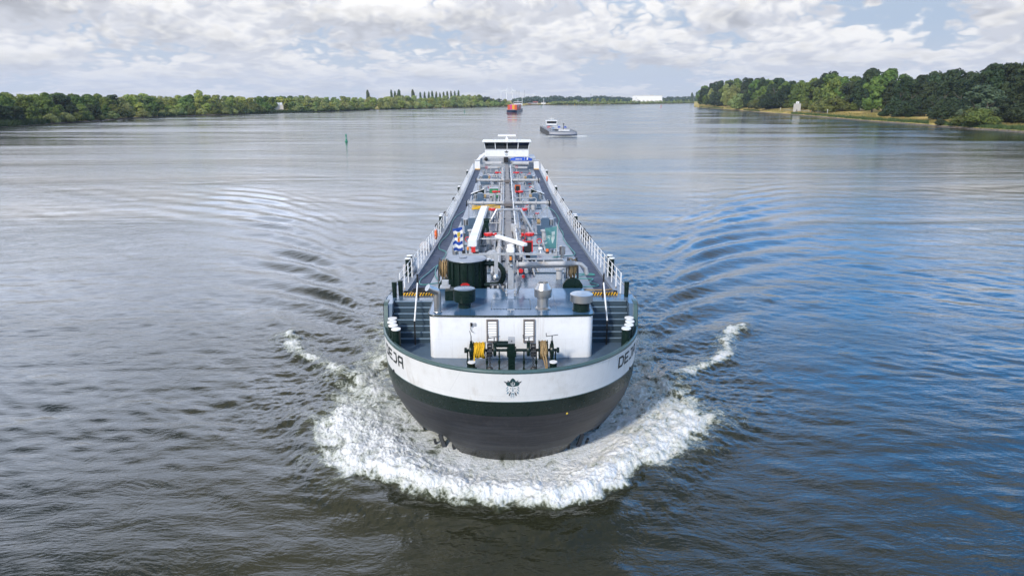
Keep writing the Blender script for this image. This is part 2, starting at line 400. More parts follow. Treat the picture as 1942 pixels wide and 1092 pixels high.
# ------------------------------------------------------------------ mesh builder
class MB:
    def __init__(s): s.v = []; s.f = []; s.mi = []; s.sm = []; s.mats = []; s.cur = 0
    def use(s, m):
        if m not in s.mats: s.mats.append(m)
        s.cur = s.mats.index(m); return s
    def _f(s, f, sm=False): s.f.append(tuple(f)); s.mi.append(s.cur); s.sm.append(sm)
    def box(s, x0, x1, y0, y1, z0, z1, rot=None, at=None, bev=0.0):
        b = len(s.v)
        P = [(x, y, z) for z in (z0, z1) for y in (y0, y1) for x in (x0, x1)]
        if rot is not None or at is not None:
            M_ = (Matrix.Translation(at) if at is not None else Matrix()) @ (rot.to_4x4() if rot is not None else Matrix())
            P = [tuple(M_ @ Vector(p)) for p in P]
        s.v += P
        for q in ((0, 2, 3, 1), (4, 5, 7, 6), (0, 1, 5, 4), (2, 6, 7, 3), (0, 4, 6, 2), (1, 3, 7, 5)): s._f([b+i for i in q])
        return s
    def frame(s, a, b):
        d = (Vector(b)-Vector(a)); d.normalize()
        t = Vector((0, 0, 1)) if abs(d.z) < 0.9 else Vector((1, 0, 0))
        p = d.cross(t).normalized(); q = d.cross(p)
        return p, q
    def cyl(s, a, b, r, r2=None, n=12, cap=True, sm=True):
        r2 = r if r2 is None else r2
        p, q = s.frame(a, b); k = len(s.v)
        for c, rr in ((a, r), (b, r2)):
            for i in range(n):
                t = 2*math.pi*i/n; w_ = Vector(c)+(p*math.cos(t)+q*math.sin(t))*rr
                s.v.append(tuple(w_))
        for i in range(n): s._f((k+i, k+(i+1) % n, k+n+(i+1) % n, k+n+i), sm)
        if cap: s._f(tuple(range(k+n-1, k-1, -1))); s._f(tuple(range(k+n, k+2*n)))
        return s
    def bar(s, a, b, wd, ht=None):
        ht = ht or wd; p, q = s.frame(a, b); k = len(s.v)
        for c in (a, b):
            for i, j in ((-1, -1), (1, -1), (1, 1), (-1, 1)): s.v.append(tuple(Vector(c)+p*i*wd/2+q*j*ht/2))
        for i in range(4): s._f((k+i, k+(i+1) % 4, k+4+(i+1) % 4, k+4+i))
        s._f((k+3, k+2, k+1, k)); s._f((k+4, k+5, k+6, k+7)); return s
    def tube(s, pts, r, n=8, closed=False):
        pts = [Vector(p) for p in pts]; N = len(pts); k = len(s.v)
        rr = r if isinstance(r, (list, tuple)) else [r]*N
        up = None
        for i, p_ in enumerate(pts):
            a = pts[i-1] if (i > 0 or closed) else p_
            b = pts[(i+1) % N] if (i < N-1 or closed) else p_
            d = (b-a).normalized()
            if up is None:
                t = Vector((0, 0, 1)) if abs(d.z) < 0.9 else Vector((1, 0, 0)); up = d.cross(t).normalized()
            up = (up-d*up.dot(d)).normalized(); q = d.cross(up)
            for j in range(n):
                t = 2*math.pi*j/n; s.v.append(tuple(p_+(up*math.cos(t)+q*math.sin(t))*rr[i]))
        for i in range(N if closed else N-1):
            for j in range(n):
                a = k+i*n+j; b = k+i*n+(j+1) % n; c = k+((i+1) % N)*n+(j+1) % n; d_ = k+((i+1) % N)*n+j
                s._f((a, b, c, d_), True)
        if not closed: s._f(tuple(range(k+n-1, k-1, -1))); s._f(tuple(range(k+(N-1)*n, k+N*n)))
        return s
    def lathe(s, prof, at=(0, 0, 0), n=20, axis='z', sm=True):
        k = len(s.v); N = len(prof)
        for r_, h in prof:
            for j in range(n):
                t = 2*math.pi*j/n; c, d = r_*math.cos(t), r_*math.sin(t)
                P = {'z': (c, d, h), 'x': (h, c, d), 'y': (c, h, d)}[axis]
                s.v.append((at[0]+P[0], at[1]+P[1], at[2]+P[2]))
        for i in range(N-1):
            for j in range(n):
                s._f((k+i*n+j, k+i*n+(j+1) % n, k+(i+1)*n+(j+1) % n, k+(i+1)*n+j), sm)
        if prof[0][0] > 1e-4: s._f(tuple(range(k+n-1, k-1, -1)))
        if prof[-1][0] > 1e-4: s._f(tuple(range(k+(N-1)*n, k+N*n)))
        return s
    def ball(s, at, r, n=10, sq=1.0):
        return s.lathe([(max(r*math.sin(math.pi*i/6), 1e-5), -r*sq*math.cos(math.pi*i/6)) for i in range(7)], at, n)
    def prism(s, poly, z0, z1, plane='xy'):
        """extrude a closed 2-D outline along the third axis"""
        k = len(s.v); n = len(poly)
        for z in (z0, z1):
            for a, b in poly:
                s.v.append({'xy': (a, b, z), 'xz': (a, z, b), 'yz': (z, a, b)}[plane])
        for i in range(n): s._f((k+i, k+(i+1) % n, k+n+(i+1) % n, k+n+i))
        s._f(tuple(range(k+n-1, k-1, -1))); s._f(tuple(range(k+n, k+2*n)))
        return s
    def ring(s, c, r, t, axis='z', n=20, m_=6):
        pts = []
        for i in range(n):
            a = 2*math.pi*i/n; x, y = r*math.cos(a), r*math.sin(a)
            pts.append({'z': (c[0]+x, c[1]+y, c[2]), 'x': (c[0], c[1]+x, c[2]+y), 'y': (c[0]+x, c[1], c[2]+y)}[axis])
        return s.tube(pts, t, m_, True)
    def grid(s, pts, sm=True, flip=False):
        """pts: rows of points"""
        k = len(s.v); ny, nx = len(pts), len(pts[0])
        for row in pts: s.v += [tuple(p) for p in row]
        for i in range(ny-1):
            for j in range(nx-1):
                q = (k+i*nx+j, k+i*nx+j+1, k+(i+1)*nx+j+1, k+(i+1)*nx+j)
                s._f(q[::-1] if flip else q, sm)
        return s
    def build(s, name, parent=None, off=(0, 0, 0), bevel=0.0, fix=True):
        me = bpy.data.meshes.new(name)
        me.from_pydata([(a-off[0], b-off[1], c-off[2]) for a, b, c in s.v], [], s.f)
        for m_ in s.mats: me.materials.append(m_)
        me.polygons.foreach_set('material_index', s.mi); me.polygons.foreach_set('use_smooth', s.sm)
        if fix:
            bm = bmesh.new(); bm.from_mesh(me)
            bmesh.ops.recalc_face_normals(bm, faces=bm.faces)
            bm.to_mesh(me); bm.free()
        me.update(); me.set_sharp_from_angle(angle=R(24))
        o = bpy.data.objects.new(name, me); COL.objects.link(o)
        if parent is not None: o.parent = parent
        if bevel:
            b = o.modifiers.new('bevel', 'BEVEL'); b.width = bevel; b.segments = 2; b.limit_method = 'ANGLE'; b.angle_limit = R(40)
        return o
def M(m): b = MB(); b.use(m); return b

WHITE = mat('white_paint', (0.80, 0.79, 0.77), 0.38, var=0.03, dirt=(0.48, 0.44, 0.37), dscale=0.9, damt=0.25, streak=0.30)
GREEN = mat('dark_green_paint', (0.006, 0.017, 0.013), 0.30, var=0.1, spec=0.3)
GREENC = mat('green_grey_cap', (0.055, 0.10, 0.095), 0.32, var=0.1)
DECK = mat('blue_grey_deck_paint', (0.080, 0.125, 0.180), 0.22, var=0.08, vscale=0.8, bump=0.04, bscale=3, dirt=(0.19, 0.22, 0.25), dscale=0.6, damt=0.4)
DECK2 = mat('dark_blue_grey_step_paint', (0.038, 0.062, 0.082), 0.35, var=0.12, vscale=1.2)
HTOP = mat('blue_house_top_paint', (0.045, 0.105, 0.185), 0.20, var=0.08, vscale=0.8, bump=0.04, bscale=3, dirt=(0.14, 0.20, 0.27), dscale=0.6, damt=0.5)
NOSE = mat('step_nose_paint', (0.17, 0.24, 0.31), 0.3)
LGREY = mat('light_grey_deck_paint', (0.195, 0.22, 0.26), 0.38, var=0.07, vscale=0.9, dirt=(0.26, 0.27, 0.29), dscale=0.8, damt=0.5)
WALK = mat('dark_blue_antislip', (0.040, 0.055, 0.098), 0.75, var=0.2, vscale=1.2, bump=0.3, bscale=60, dirt=(0.10, 0.11, 0.14), dscale=0.7, damt=0.6)
STEEL = mat('stainless_steel', (0.55, 0.53, 0.50), 0.36, metal=1.0, var=0.03, vscale=1)
GALV = mat('galvanised_steel', (0.43, 0.44, 0.45), 0.42, metal=0.35, var=0.14, vscale=5, dirt=(0.22, 0.17, 0.12), dscale=3, damt=0.4)
PIPE = mat('pale_grey_pipe_paint', (0.45, 0.445, 0.44), 0.48, var=0.1, spec=0.3, dirt=(0.25, 0.18, 0.12), dscale=2, damt=0.6)
DUCT = mat('grey_duct', (0.27, 0.262, 0.26), 0.65, var=0.15, spec=0.2, dirt=(0.14, 0.11, 0.09), dscale=1.5, damt=0.6)
RED = mat('red_paint', (0.62, 0.022, 0.020), 0.35, var=0.08)
ORANGE = mat('orange_plastic', (0.85, 0.16, 0.03), 0.45)
BLACK = mat('black_rubber', (0.012, 0.012, 0.013), 0.6)
DGREY = mat('dark_grey_iron', (0.05, 0.052, 0.055), 0.5, metal=0.3, var=0.2)
YROPE = mat('yellow_rope', (0.72, 0.42, 0.015), 0.8, var=0.25, vscale=25, bump=0.5, bscale=60)
TROPE = mat('tan_rope', (0.34, 0.23, 0.11), 0.85, var=0.3, vscale=25, bump=0.5, bscale=60)
TEAL = mat('teal_hose', (0.05, 0.26, 0.23), 0.45)
BROWN = mat('brown_steel_frame', (0.16, 0.14, 0.13), 0.5, var=0.15)
GLASS = mat('dark_window_glass', (0.012, 0.015, 0.018), 0.05, spec=0.8)
# ------------------------------------------------------------------ the tanker
V0 = 80.0
ship = empty('tanker_barge', (SHIP_X0-V0*math.sin(SHIP_ROT), V0*math.cos(SHIP_ROT), 0), SHIP_ROT)
tag(ship, 'long tanker barge with white, dark green and black bow, nearest of the three vessels', 'tanker barge')
OFF = (0, V0, 0)
def P_(name, mb, parent=ship, bevel=0.0, off=OFF): return mb.build(name, parent, off, bevel)
def deckz(v): return 4.2+1.62*max(0.0, 1-max(0.0, (v-31)/50.0))**2
HB = 5.8
def interp(t, xs, ys): return float(np.interp(t, xs, ys))
def hfront(w_): return interp(w_, [-1.2, 0, 1, 1.8, 2.75, 3.5, 4.85], [27.0, 26.05, 25.4, 25.02, 24.62, 24.36, 24.0])
def hlen(w_): return interp(w_, [-1.2, 0, 1, 1.8, 2.75, 3.5, 4.85], [12.5, 10.2, 8.2, 6.9, 6.2, 6.25, 6.3])
def hull_pt(th, w_, out=0.0):
    """th 0 at the stem, pi/2 where the side becomes straight; sign gives the side"""
    f, L = hfront(w_), hlen(w_); e = 0.97
    s_, c_ = math.sin(abs(th)), math.cos(th)
    u = HB*s_**e; v = f+L*(1-c_)
    n = Vector((s_/HB, -c_/L, 0)).normalized()
    if out: u += n.x*out; v += n.y*out
    return ((u if th >= 0 else -u), v, w_)
def toplevel(v):      # height of the bulwark top
    return 4.85+(deckz(31)+0.06-4.85)*float(sstep(v, 29.0, 29.7)) if v < 31 else deckz(v)+0.06
POCK = [(4.0, 0.45), (3.3, 0.85), (2.85, 0.88), (2.35, 0.05), (2.4, -0.9), (4.0, -0.9)]
def in_poly(px, py, P):
    r = False
    for i in range(len(P)):
        (x1, y1), (x2, y2) = P[i], P[(i+1) % len(P)]
        if (y1 > py) != (y2 > py) and px < (x2-x1)*(py-y1)/(y2-y1)+x1: r = not r
    return r
HULLM = bpy.data.materials.new('black_hull_paint'); HULLM.use_nodes = True
_n = NT(HULLM.node_tree); _p = _n.add('ShaderNodeTexCoord').outputs['Object']
_s1 = _n.noise(_n.vm('MULTIPLY', _p, (0.35, 0.35, 5.0)), 1.6, 6, 0.65)
_s2 = _n.noise(_n.vm('MULTIPLY', _p, (5.0, 5.0, 0.25)), 1.3, 4, 0.6)
_s3 = _n.noise(_p, 7.0, 6, 0.7)
_hz = _n.xyz(_p)[2]
_c = _n.mix(_n.ss(_s1, 0.40, 0.66), (0.011, 0.012, 0.016), (0.029, 0.031, 0.037))
_c = _n.mix(_n.m('MULTIPLY', _n.ss(_s2, 0.5, 0.7), 0.25), _c, (0.060, 0.056, 0.054))
_wet = _n.m('SUBTRACT', 1.0, _n.ss(_n.m('ADD', _hz, _n.m('MULTIPLY', _n.m('SUBTRACT', _s3, 0.5), 0.5)), 0.35, 0.75))
_c = _n.mix(_wet, _c, (0.010, 0.011, 0.010))
_b = _n.add('ShaderNodeBsdfPrincipled', None, Base_Color=_c, Roughness=_n.fmix(_wet, 0.42, 0.16))
_bp = _n.add('ShaderNodeBump', None, Strength=0.35, Distance=0.03, Height=_n.m('ADD', _s1, _n.m('MULTIPLY', _s3, 0.15)))
_n.put(_b.inputs['Normal'], _bp.outputs[0])
_n.add('ShaderNodeOutputMaterial', None, Surface=_b)

def hull_section(name, w0, w1, nw, material, parent):
    mb = M(material)
    TH = list(np.linspace(-math.pi/2, math.pi/2, 241 if w0 < 0 else 121))
    rows = []
    for i in range(nw+1):
        t = i/nw; row = []
        def stern(side):
            out = []
            for v in [118, 100, 80, 66, 60, 54, 48, 42, 38, 35]:
                ww = w0+(w1-w0)*t if w1 is not None else w0+(toplevel(v)-w0)*t
                out.append((side*HB, v, ww))
            return out
        row += stern(-1)
        for th in TH:
            ww = w0+(w1-w0)*t if w1 is not None else None
            if ww is None:
                vt = hull_pt(th, 4.85)[1]; ww = w0+(toplevel(vt)-w0)*t
            p = hull_pt(th, min(ww, 4.85)); p = (p[0], p[1], ww)
            if w0 < 0 and in_poly(abs(p[0]), ww, POCK):
                k = 0.55*min(1, max(0, (0.9-ww))) + 0.1
                p = (p[0]*(1-0.05*k), p[1]+k*1.6, ww+0.05)
            row.append(p)
        row += stern(1)[::-1]
        rows.append(row)
    mb.grid(rows, True)
    return P_(name, mb, parent)
hull = hull_section('hull', -1.1, 2.72, 64, HULLM, ship)
gb = hull_section('green_band', 2.72, 3.46, 4, GREEN, hull)
wb = hull_section('white_band', 3.46, None, 8, WHITE, hull)
# rubbing strake line between bands and the cap rail
def rail_path(out, dz, wt=None, th0=math.pi/2):
    pts = []
    for th in np.linspace(-th0, th0, 81):
        p = hull_pt(th, 4.85, out); pts.append((p[0], p[1], (toplevel(p[1]) if wt is None else wt)+dz))
    return pts
mb = M(GREENC); mb.tube([p for p in rail_path(-0.05, 0.0) if p[1] < 29.3], 0.085, 8)
capr = P_('bulwark_cap_rail', mb)
mb = M(GREENC); outer = [p for p in rail_path(-0.02, 0.02)]; inner = rail_path(-0.20, 0.02)
mb.grid([outer, inner])
mb.use(DECK2); low = rail_path(-0.20, 0.0, 4.10); mb.grid([inner, low])
P_('bulwark', mb)
mb = M(GREENC)                                   # thin strake where white meets green
mb.tube([hull_pt(th, 3.46, 0.0) for th in np.linspace(-math.pi/2, math.pi/2, 81)], 0.018, 5)
P_('strake', mb, hull)
# anchors in their pockets
for s_ in (-1, 1):
    mb = M(DGREY)
    mb.bar((s_*3.15, 27.35, 0.55), (s_*2.85, 27.2, -0.3), 0.16).bar((s_*2.5, 27.1, -0.15), (s_*3.3, 27.6, -0.25), 0.2, 0.14)
    mb.bar((s_*2.5, 27.1, -0.15), (s_*2.55, 26.95, 0.28), 0.10).bar((s_*3.3, 27.6, -0.25), (s_*3.4, 27.4, 0.28), 0.10)
    P_('anchor', mb)
# draught-mark fitting and small fairlead on the bow
YPL = mat('yellow_mark', (0.55, 0.38, 0.04), 0.5)
def on_hull(px_u, w_, out=0.012):
    lo, hi = 0.0, math.pi/2
    for _ in range(30):
        m_ = (lo+hi)/2
        if hull_pt(m_, w_)[0] < abs(px_u): lo = m_
        else: hi = m_
    th = lo if px_u >= 0 else -lo
    return hull_pt(th, w_, out)
mb = M(YPL)
for uu, ww, r_ in ((2.22, 2.62, 0.05),):
    p = on_hull(uu, ww, 0.0); mb.ball(p, r_, 8)
P_('mooring_eye', mb, hull)
for uu in (-5.05, 5.15):
    mb = M(BLACK); p = on_hull(uu, 3.52, 0.0); mb.ball(p, 0.07, 8); P_('hull_lamp', mb, hull)

# ---- lettering and emblem: 2-D shapes laid on the plating
def subdivide_poly(poly, step=0.06):
    out = []
    for i in range(len(poly)):
        a, b = poly[i], poly[(i+1) % len(poly)]
        n = max(1, int(math.hypot(b[0]-a[0], b[1]-a[1])/step))
        for j in range(n): out.append((a[0]+(b[0]-a[0])*j/n, a[1]+(b[1]-a[1])*j/n))
    return out
ARC_T = np.linspace(0, math.pi/2, 400)
_ap = [hull_pt(t, 4.2) for t in ARC_T]
ARC_S = np.concatenate([[0], np.cumsum([math.hypot(_ap[i+1][0]-_ap[i][0], _ap[i+1][1]-_ap[i][1]) for i in range(399)])])
def hull_uv(s, w_, out=0.008):
    th = float(np.interp(abs(s), ARC_S, ARC_T)); return hull_pt(th if s >= 0 else -th, w_, out)
def decal(polys, fn, material, name, parent, step=0.05):
    """polys in flat coordinates, cut into thin strips so they bend with the plating"""
    bm = bmesh.new()
    for poly in polys:
        vs = [bm.verts.new((a, b, 0)) for a, b in poly]
        f = bm.faces.new(vs)
        bmesh.ops.triangulate(bm, faces=[f])
    xs = [v.co.x for v in bm.verts]; x = min(xs)
    while x < max(xs):
        bmesh.ops.bisect_plane(bm, geom=bm.verts[:]+bm.edges[:]+bm.faces[:], plane_co=(x, 0, 0), plane_no=(1, 0, 0)); x += step
    for v in bm.verts:
        p = fn(v.co.x, v.co.y); v.co = (p[0]-OFF[0], p[1]-OFF[1], p[2]-OFF[2])
    me = bpy.data.meshes.new(name); bm.to_mesh(me); bm.free(); me.materials.append(material)
    o = bpy.data.objects.new(name, me); COL.objects.link(o); o.parent = parent
    return o
def stroke(pts, wd):
    """a bent flat stroke as quads"""
    out = []
    for i in range(len(pts)-1):
        a, b = Vector((*pts[i], 0)), Vector((*pts[i+1], 0)); d = (b-a).normalized()*wd*0.5; n_ = Vector((-d.y, d.x, 0))
        a = a-d; b = b+d
        out.append([(a+n_)[:2], (a-n_)[:2], (b-n_)[:2], (b+n_)[:2]])
    return out
LET = {'D': [[(0.05, 0.05), (0.05, 0.95), (0.75, 0.95), (0.98, 0.72), (0.98, 0.28), (0.75, 0.05), (0.05, 0.05)]],
       'E': [[(0.95, 0.95), (0.05, 0.95), (0.05, 0.05), (0.95, 0.05)], [(0.05, 0.5), (0.8, 0.5)]],
       'J': [[(0.35, 0.95), (0.9, 0.95), (0.9, 0.28), (0.66, 0.05), (0.05, 0.05)]],
       'A': [[(0.05, 0.02), (0.05, 0.72), (0.28, 0.95), (0.95, 0.95), (0.95, 0.02)], [(0.05, 0.42), (0.95, 0.42)]]}
LETM = mat('dark_lettering', (0.018, 0.026, 0.026), 0.4)
for side in (-1, 1):
    polys = []
    for i, ch in enumerate('DEJA'):
        s0 = (5.12+i*0.56) if side > 0 else (-7.30+i*0.56)
        k_ = 0.0
        for st in LET[ch]:
            for q in stroke([(a*0.41, b*0.50) for a, b in st], 0.10):
                polys.append([(x_+s0, y_+4.05+k_) for x_, y_ in q])
    ln = decal(polys, lambda s, w_: hull_uv(s, w_, 0.010), LETM, 'name_lettering', hull)
# overlapping stroke quads would share a plane: lift each a hair
    for i, f in enumerate(ln.data.polygons): pass
EM1 = mat('emblem_dark_green', (0.022, 0.062, 0.068), 0.4)
EM2 = mat('emblem_pale_blue', (0.20, 0.30, 0.36), 0.4)
EM3 = mat('emblem_dark_grey', (0.05, 0.055, 0.06), 0.4)
EM4 = mat('emblem_white', (0.80, 0.80, 0.79), 0.4)
def emap(pts): return [((x_-983)/527.0, -(y_-250)/478.0) for x_, y_ in pts]
def both(P): return [emap(P), emap([(1966-x_, y_) for x_, y_ in P])[::-1]]
E_dark = [emap([(983, 250), (1015, 275), (1038, 310), (1050, 350), (1046, 378), (1062, 368), (1100, 350), (1110, 330), (1098, 345), (1120, 385), (1092, 420), (1040, 432), (996, 440), (983, 425),
                (970, 440), (926, 432), (874, 420), (846, 385), (868, 345), (856, 330), (866, 350), (904, 368), (920, 378), (916, 350), (928, 310), (951, 275)])]
E_grey = (both([(1096, 362), (1120, 332), (1170, 316), (1142, 346), (1148, 352), (1125, 356), (1116, 384)]) + both([(1048, 345), (1058, 312), (1096, 298), (1084, 320), (1070, 322)])
          + both([(1002, 480), (1022, 470), (1046, 478), (1028, 488)]) + both([(1012, 552), (1036, 566), (1054, 596), (1066, 640), (1042, 646), (1030, 604)]) + both([(1036, 546), (1056, 528), (1050, 546)])
          + [emap([(962, 518), (976, 524), (960, 528)])])
E_pale = (both([(1072, 436), (1094, 440), (1118, 492), (1098, 480)]) + both([(1066, 480), (1090, 492), (1122, 546), (1092, 534)]) + both([(1064, 552), (1094, 556), (1108, 606), (1080, 600), (1068, 580)])
          + both([(1018, 652), (1042, 668), (1024, 672)]) + [emap([(950, 590), (968, 580), (1000, 580), (1018, 592), (1010, 640), (1002, 712), (996, 650), (996, 612), (984, 604), (972, 612), (972, 650), (964, 712), (956, 640)])]
          + [emap([(978, 452), (988, 452), (994, 530), (1002, 548), (966, 548), (974, 530)])])
E_white = [emap([(978, 330), (983, 318), (988, 330), (988, 412), (978, 412)]), emap([(944, 350), (954, 345), (954, 394), (966, 404), (978, 404), (978, 412), (960, 412), (944, 396)]),
           emap([(1022, 350), (1012, 345), (1012, 394), (1000, 404), (988, 404), (988, 412), (1006, 412), (1022, 396)]), emap([(979, 413), (987, 413), (987, 436), (979, 436)])]
for pl, mm_, out in ((E_dark, EM1, 0.006), (E_grey, EM3, 0.009), (E_pale, EM2, 0.007), (E_white, EM4, 0.012)):
    decal(pl, lambda s, w_, o_=out: hull_uv(s+0.03, 4.60+w_, o_), mm_, 'emblem', wb, 0.08)

# ---- decks
FD = 4.16
mb = M(DECK)
pts = [p for p in rail_path(-0.2, 0.0, FD) if p[1] < 30.2]
k = len(mb.v); mb.v += pts; mb._f(tuple(range(k, k+len(pts)))[::-1])
P_('foredeck', mb)
def deck_strip(name, u0, u1, v0, v1, dz, material, parent=ship, th=0.03):
    mb = M(material); vs = [v for v in np.arange(v0, v1, 2.0)]+[v1]
    mb.grid([[(u0, v, deckz(v)+dz), (u1, v, deckz(v)+dz)] for v in vs], True)
    if th: mb.grid([[(u, v, deckz(v)+dz-th), (u, v, deckz(v)+dz)] for v in vs] if False else [[(u0, v, deckz(v)+dz-th), (u0, v, deckz(v)+dz)] for v in vs], False); mb.grid([[(u1, v, deckz(v)+dz), (u1, v, deckz(v)+dz-th)] for v in vs], False)
    return P_(name, mb, parent)
deck_strip('main_deck', -HB, HB, 30.3, 118, 0.0, DECK, th=0)
for s_ in (-1, 1):
    a, b = sorted((s_*3.35, s_*4.12)); deck_strip('deck_margin', a, b, 32.0, 107.5, 0.012, LGREY)
    a, b = sorted((s_*4.14, s_*4.92)); deck_strip('walkway', a, b, 31.3, 107.5, 0.02, WALK)
    a, b = sorted((s_*4.96, s_*5.14)); deck_strip('side_coaming', a, b, 31.6, 108, 0.14, LGREY, th=0.14)
    a, b = sorted((s_*5.16, s_*5.72)); deck_strip('gunwale_strip', a, b, 31.3, 108, 0.03, LGREY)
# seams across the deck and centre trunk plating
for v in (36.8, 40.6, 46.5, 51.4, 60.5, 67, 75.5, 81, 88, 96, 102):
    mb = M(DECK2); z = deckz(v)+0.03; mb.box(-3.34, 3.34, v-0.05, v+0.05, z-0.1, z+0.03); P_('deck_seam', mb)
mb = M(LGREY)
for (u0, u1, v0, v1) in ((-3.2, -0.9, 53, 60), (0.9, 3.2, 61, 67), (-3.2, -0.9, 68, 75), (0.9, 3.3, 76, 81), (-3.3, 3.3, 82, 88), (-3.3, 3.3, 89, 107)):
    deck_strip('deck_patch', u0, u1, v0, v1, 0.008, LGREY, th=0)

# ---- front house: white wall, blue-grey top
HT = 6.08
mb = M(WHITE)
hp = [(-3.46, 31.4)]
for i in range(9):
    a = math.pi/2*i/8; hp.append((-3.46+0.28*(1-math.cos(a)), 27.42-0.0+0.20-0.28*math.sin(a)+0.0))
hp += [(x, 27.34-0.10*(1-(x/3.2)**2)) for x in np.linspace(-3.0, 3.0, 9)]
for i in range(9):
    a = math.pi/2*(8-i)/8; hp.append((3.46-0.28*(1-math.cos(a)), 27.62-0.28*math.sin(a)))
hp.append((3.46, 31.4))
k = len(mb.v); n_ = len(hp)
mb.grid([[(a, b, FD-0.05) for a, b in hp], [(a, b, HT-0.06) for a, b in hp]], True)
house = P_('front_house', mb)
mb = M(HTOP)
cx_, cy_ = 0, 29
def off_p(p, o): return (p[0]*(1+o/3.46), p[1]-(o if p[1] < 28 else 0), 0)
hp2 = [off_p(p, 0.03) for p in hp]
mb.prism([(p[0], p[1]) for p in hp2], HT-0.03, HT, 'xy')
mb.box(-3.35, 3.35, 31.35, 31.5, deckz(31)-0.1, HT-0.01)
top_ = P_('house_top', mb, house)
mb = M(GREEN); mb.tube([(p[0], p[1], HT-0.03) for p in hp2], 0.04, 6); P_('top_edge', mb, house)
mb = M(DECK2)      # hatch outline, bolts
for (x0, x1, y0, y1) in ((-0.85, 0.85, 28.1, 29.6),):
    for a, b in (((x0, y0), (x1, y0)), ((x1, y0), (x1, y1)), ((x1, y1), (x0, y1)), ((x0, y1), (x0, y0))):
        mb.bar((a[0], a[1], HT+0.004), (b[0], b[1], HT+0.004), 0.02, 0.012)
for i in range(14): mb.cyl((-0.85+i*0.13, 28.1, HT), (-0.85+i*0.13, 28.1, HT+0.03), 0.02, n=6)
for x_ in (-1.75, 1.95): mb.bar((x_, 27.5, HT+0.002), (x_, 31.2, HT+0.002), 0.012, 0.008)
P_('hatch_bolts', mb, house)
mb = M(GALV); mb.cyl((-0.02, 27.65, HT), (-0.02, 27.65, HT+0.12), 0.03, n=8).cyl((-0.17, 27.65, HT+0.12), (0.13, 27.65, HT+0.12), 0.025, n=8)
P_('lifting_lug', mb, house)
# louvres
for s_ in (-1, 1):
    x0 = -0.03+s_*0.775; z0, z1 = 4.92, 5.88; yf = 27.22
    mb = M(BROWN)
    for a in (x0-0.21, x0+0.21): mb.box(a-0.03, a+0.03, yf-0.05, yf+0.03, z0, z1)
    for z in (z0, z1): mb.box(x0-0.24, x0+0.24, yf-0.052, yf+0.03, z-0.03, z+0.03)
    lv = P_('louvre_vent', mb, house)
    mb = M(BROWN); mb.box(x0-0.18, x0+0.18, yf-0.004, yf+0.01, z0+0.03, z1-0.03)
    mb.use(WHITE)
    for i in range(8):
        z = z0+0.06+i*0.108
        mb.grid([[(x0-0.18, yf-0.045, z), (x0+0.18, yf-0.045, z)], [(x0-0.18, yf-0.008, z+0.075), (x0+0.18, yf-0.008, z+0.075)]], False)
    P_('louvre_blade', mb, lv)
mb = M(BLACK); mb.box(-1.72, -1.64, 27.17, 27.25, 5.62, 5.76)
mb.use(GALV); mb.box(-1.60, -1.50, 27.19, 27.25, 5.65, 5.75); mb.use(DGREY); mb.tube([(-1.69, 27.2, 5.62), (-1.72, 27.2, 5.5), (-1.66, 27.2, 5.38), (-1.58, 27.2, 5.34)], 0.012, 5)
P_('wall_socket', mb, house)
# vents on the house top
mb = M(GREEN); mb.lathe([(0.28, 0), (0.28, 0.28), (0.47, 0.30), (0.48, 0.34), (0.48, 0.82), (0.45, 0.84)], (-2.02, 28.45, HT), 28)
mv = P_('mushroom_vent', mb); mb = M(DECK); mb.lathe([(0.449, 0.842), (0.36, 0.862), (0.001, 0.872)], (-2.02, 28.45, HT), 28); P_('vent_lid', mb, mv)
mb = M(GREEN); mb.lathe([(0.38, 0), (0.38, 0.06), (0.35, 0.07), (0.35, 0.42)], (3.0, 27.95, HT), 28)
mv = P_('mushroom_vent', mb); mb = M(STEEL); mb.lathe([(0.46, 0.40), (0.485, 0.42), (0.485, 0.72), (0.46, 0.735), (0.001, 0.77)], (3.0, 27.95, HT), 32); P_('vent_lid', mb, mv)
mb = M(STEEL); mb.lathe([(0.33, 0), (0.33, 0.04), (0.25, 0.10), (0.245, 0.52), (0.365, 0.54), (0.375, 0.58), (0.375, 0.90), (0.23, 1.16), (0.22, 1.16), (0.21, 1.0)], (1.37, 28.2, HT), 28)
P_('exhaust_vent', mb)
mb = M(STEEL)
mb.tube([(-3.12, 27.75, HT), (-3.12, 27.75, HT+0.80), (-3.15, 27.72, HT+0.90), (-3.42, 27.55, HT+1.08), (-3.5, 27.5, HT+1.14)], [0.155, 0.155, 0.16, 0.16, 0.16], 18).ring((-3.12, 27.75, HT+0.02), 0.17, 0.02)
P_('gooseneck_vent', mb)
mb = M(GREEN); mb.box(-2.95, -2.3, 29.4, 30.1, HT, HT+0.48); gbx = P_('equipment_box', mb, bevel=0.01)
mb = M(RED); mb.prism([(-2.40, HT+0.40), (-2.22, HT+0.40), (-2.31, HT+0.08)], 29.35, 29.39, 'xz'); P_('warning_triangle', mb, gbx)
mb = M(GALV); mb.box(-3.2, -2.75, 29.6, 30.1, HT+0.50, HT+0.56).box(-3.15, -2.85, 30.1, 30.4, HT+0.4, HT+0.72); P_('cabinet_lid', mb, gbx)

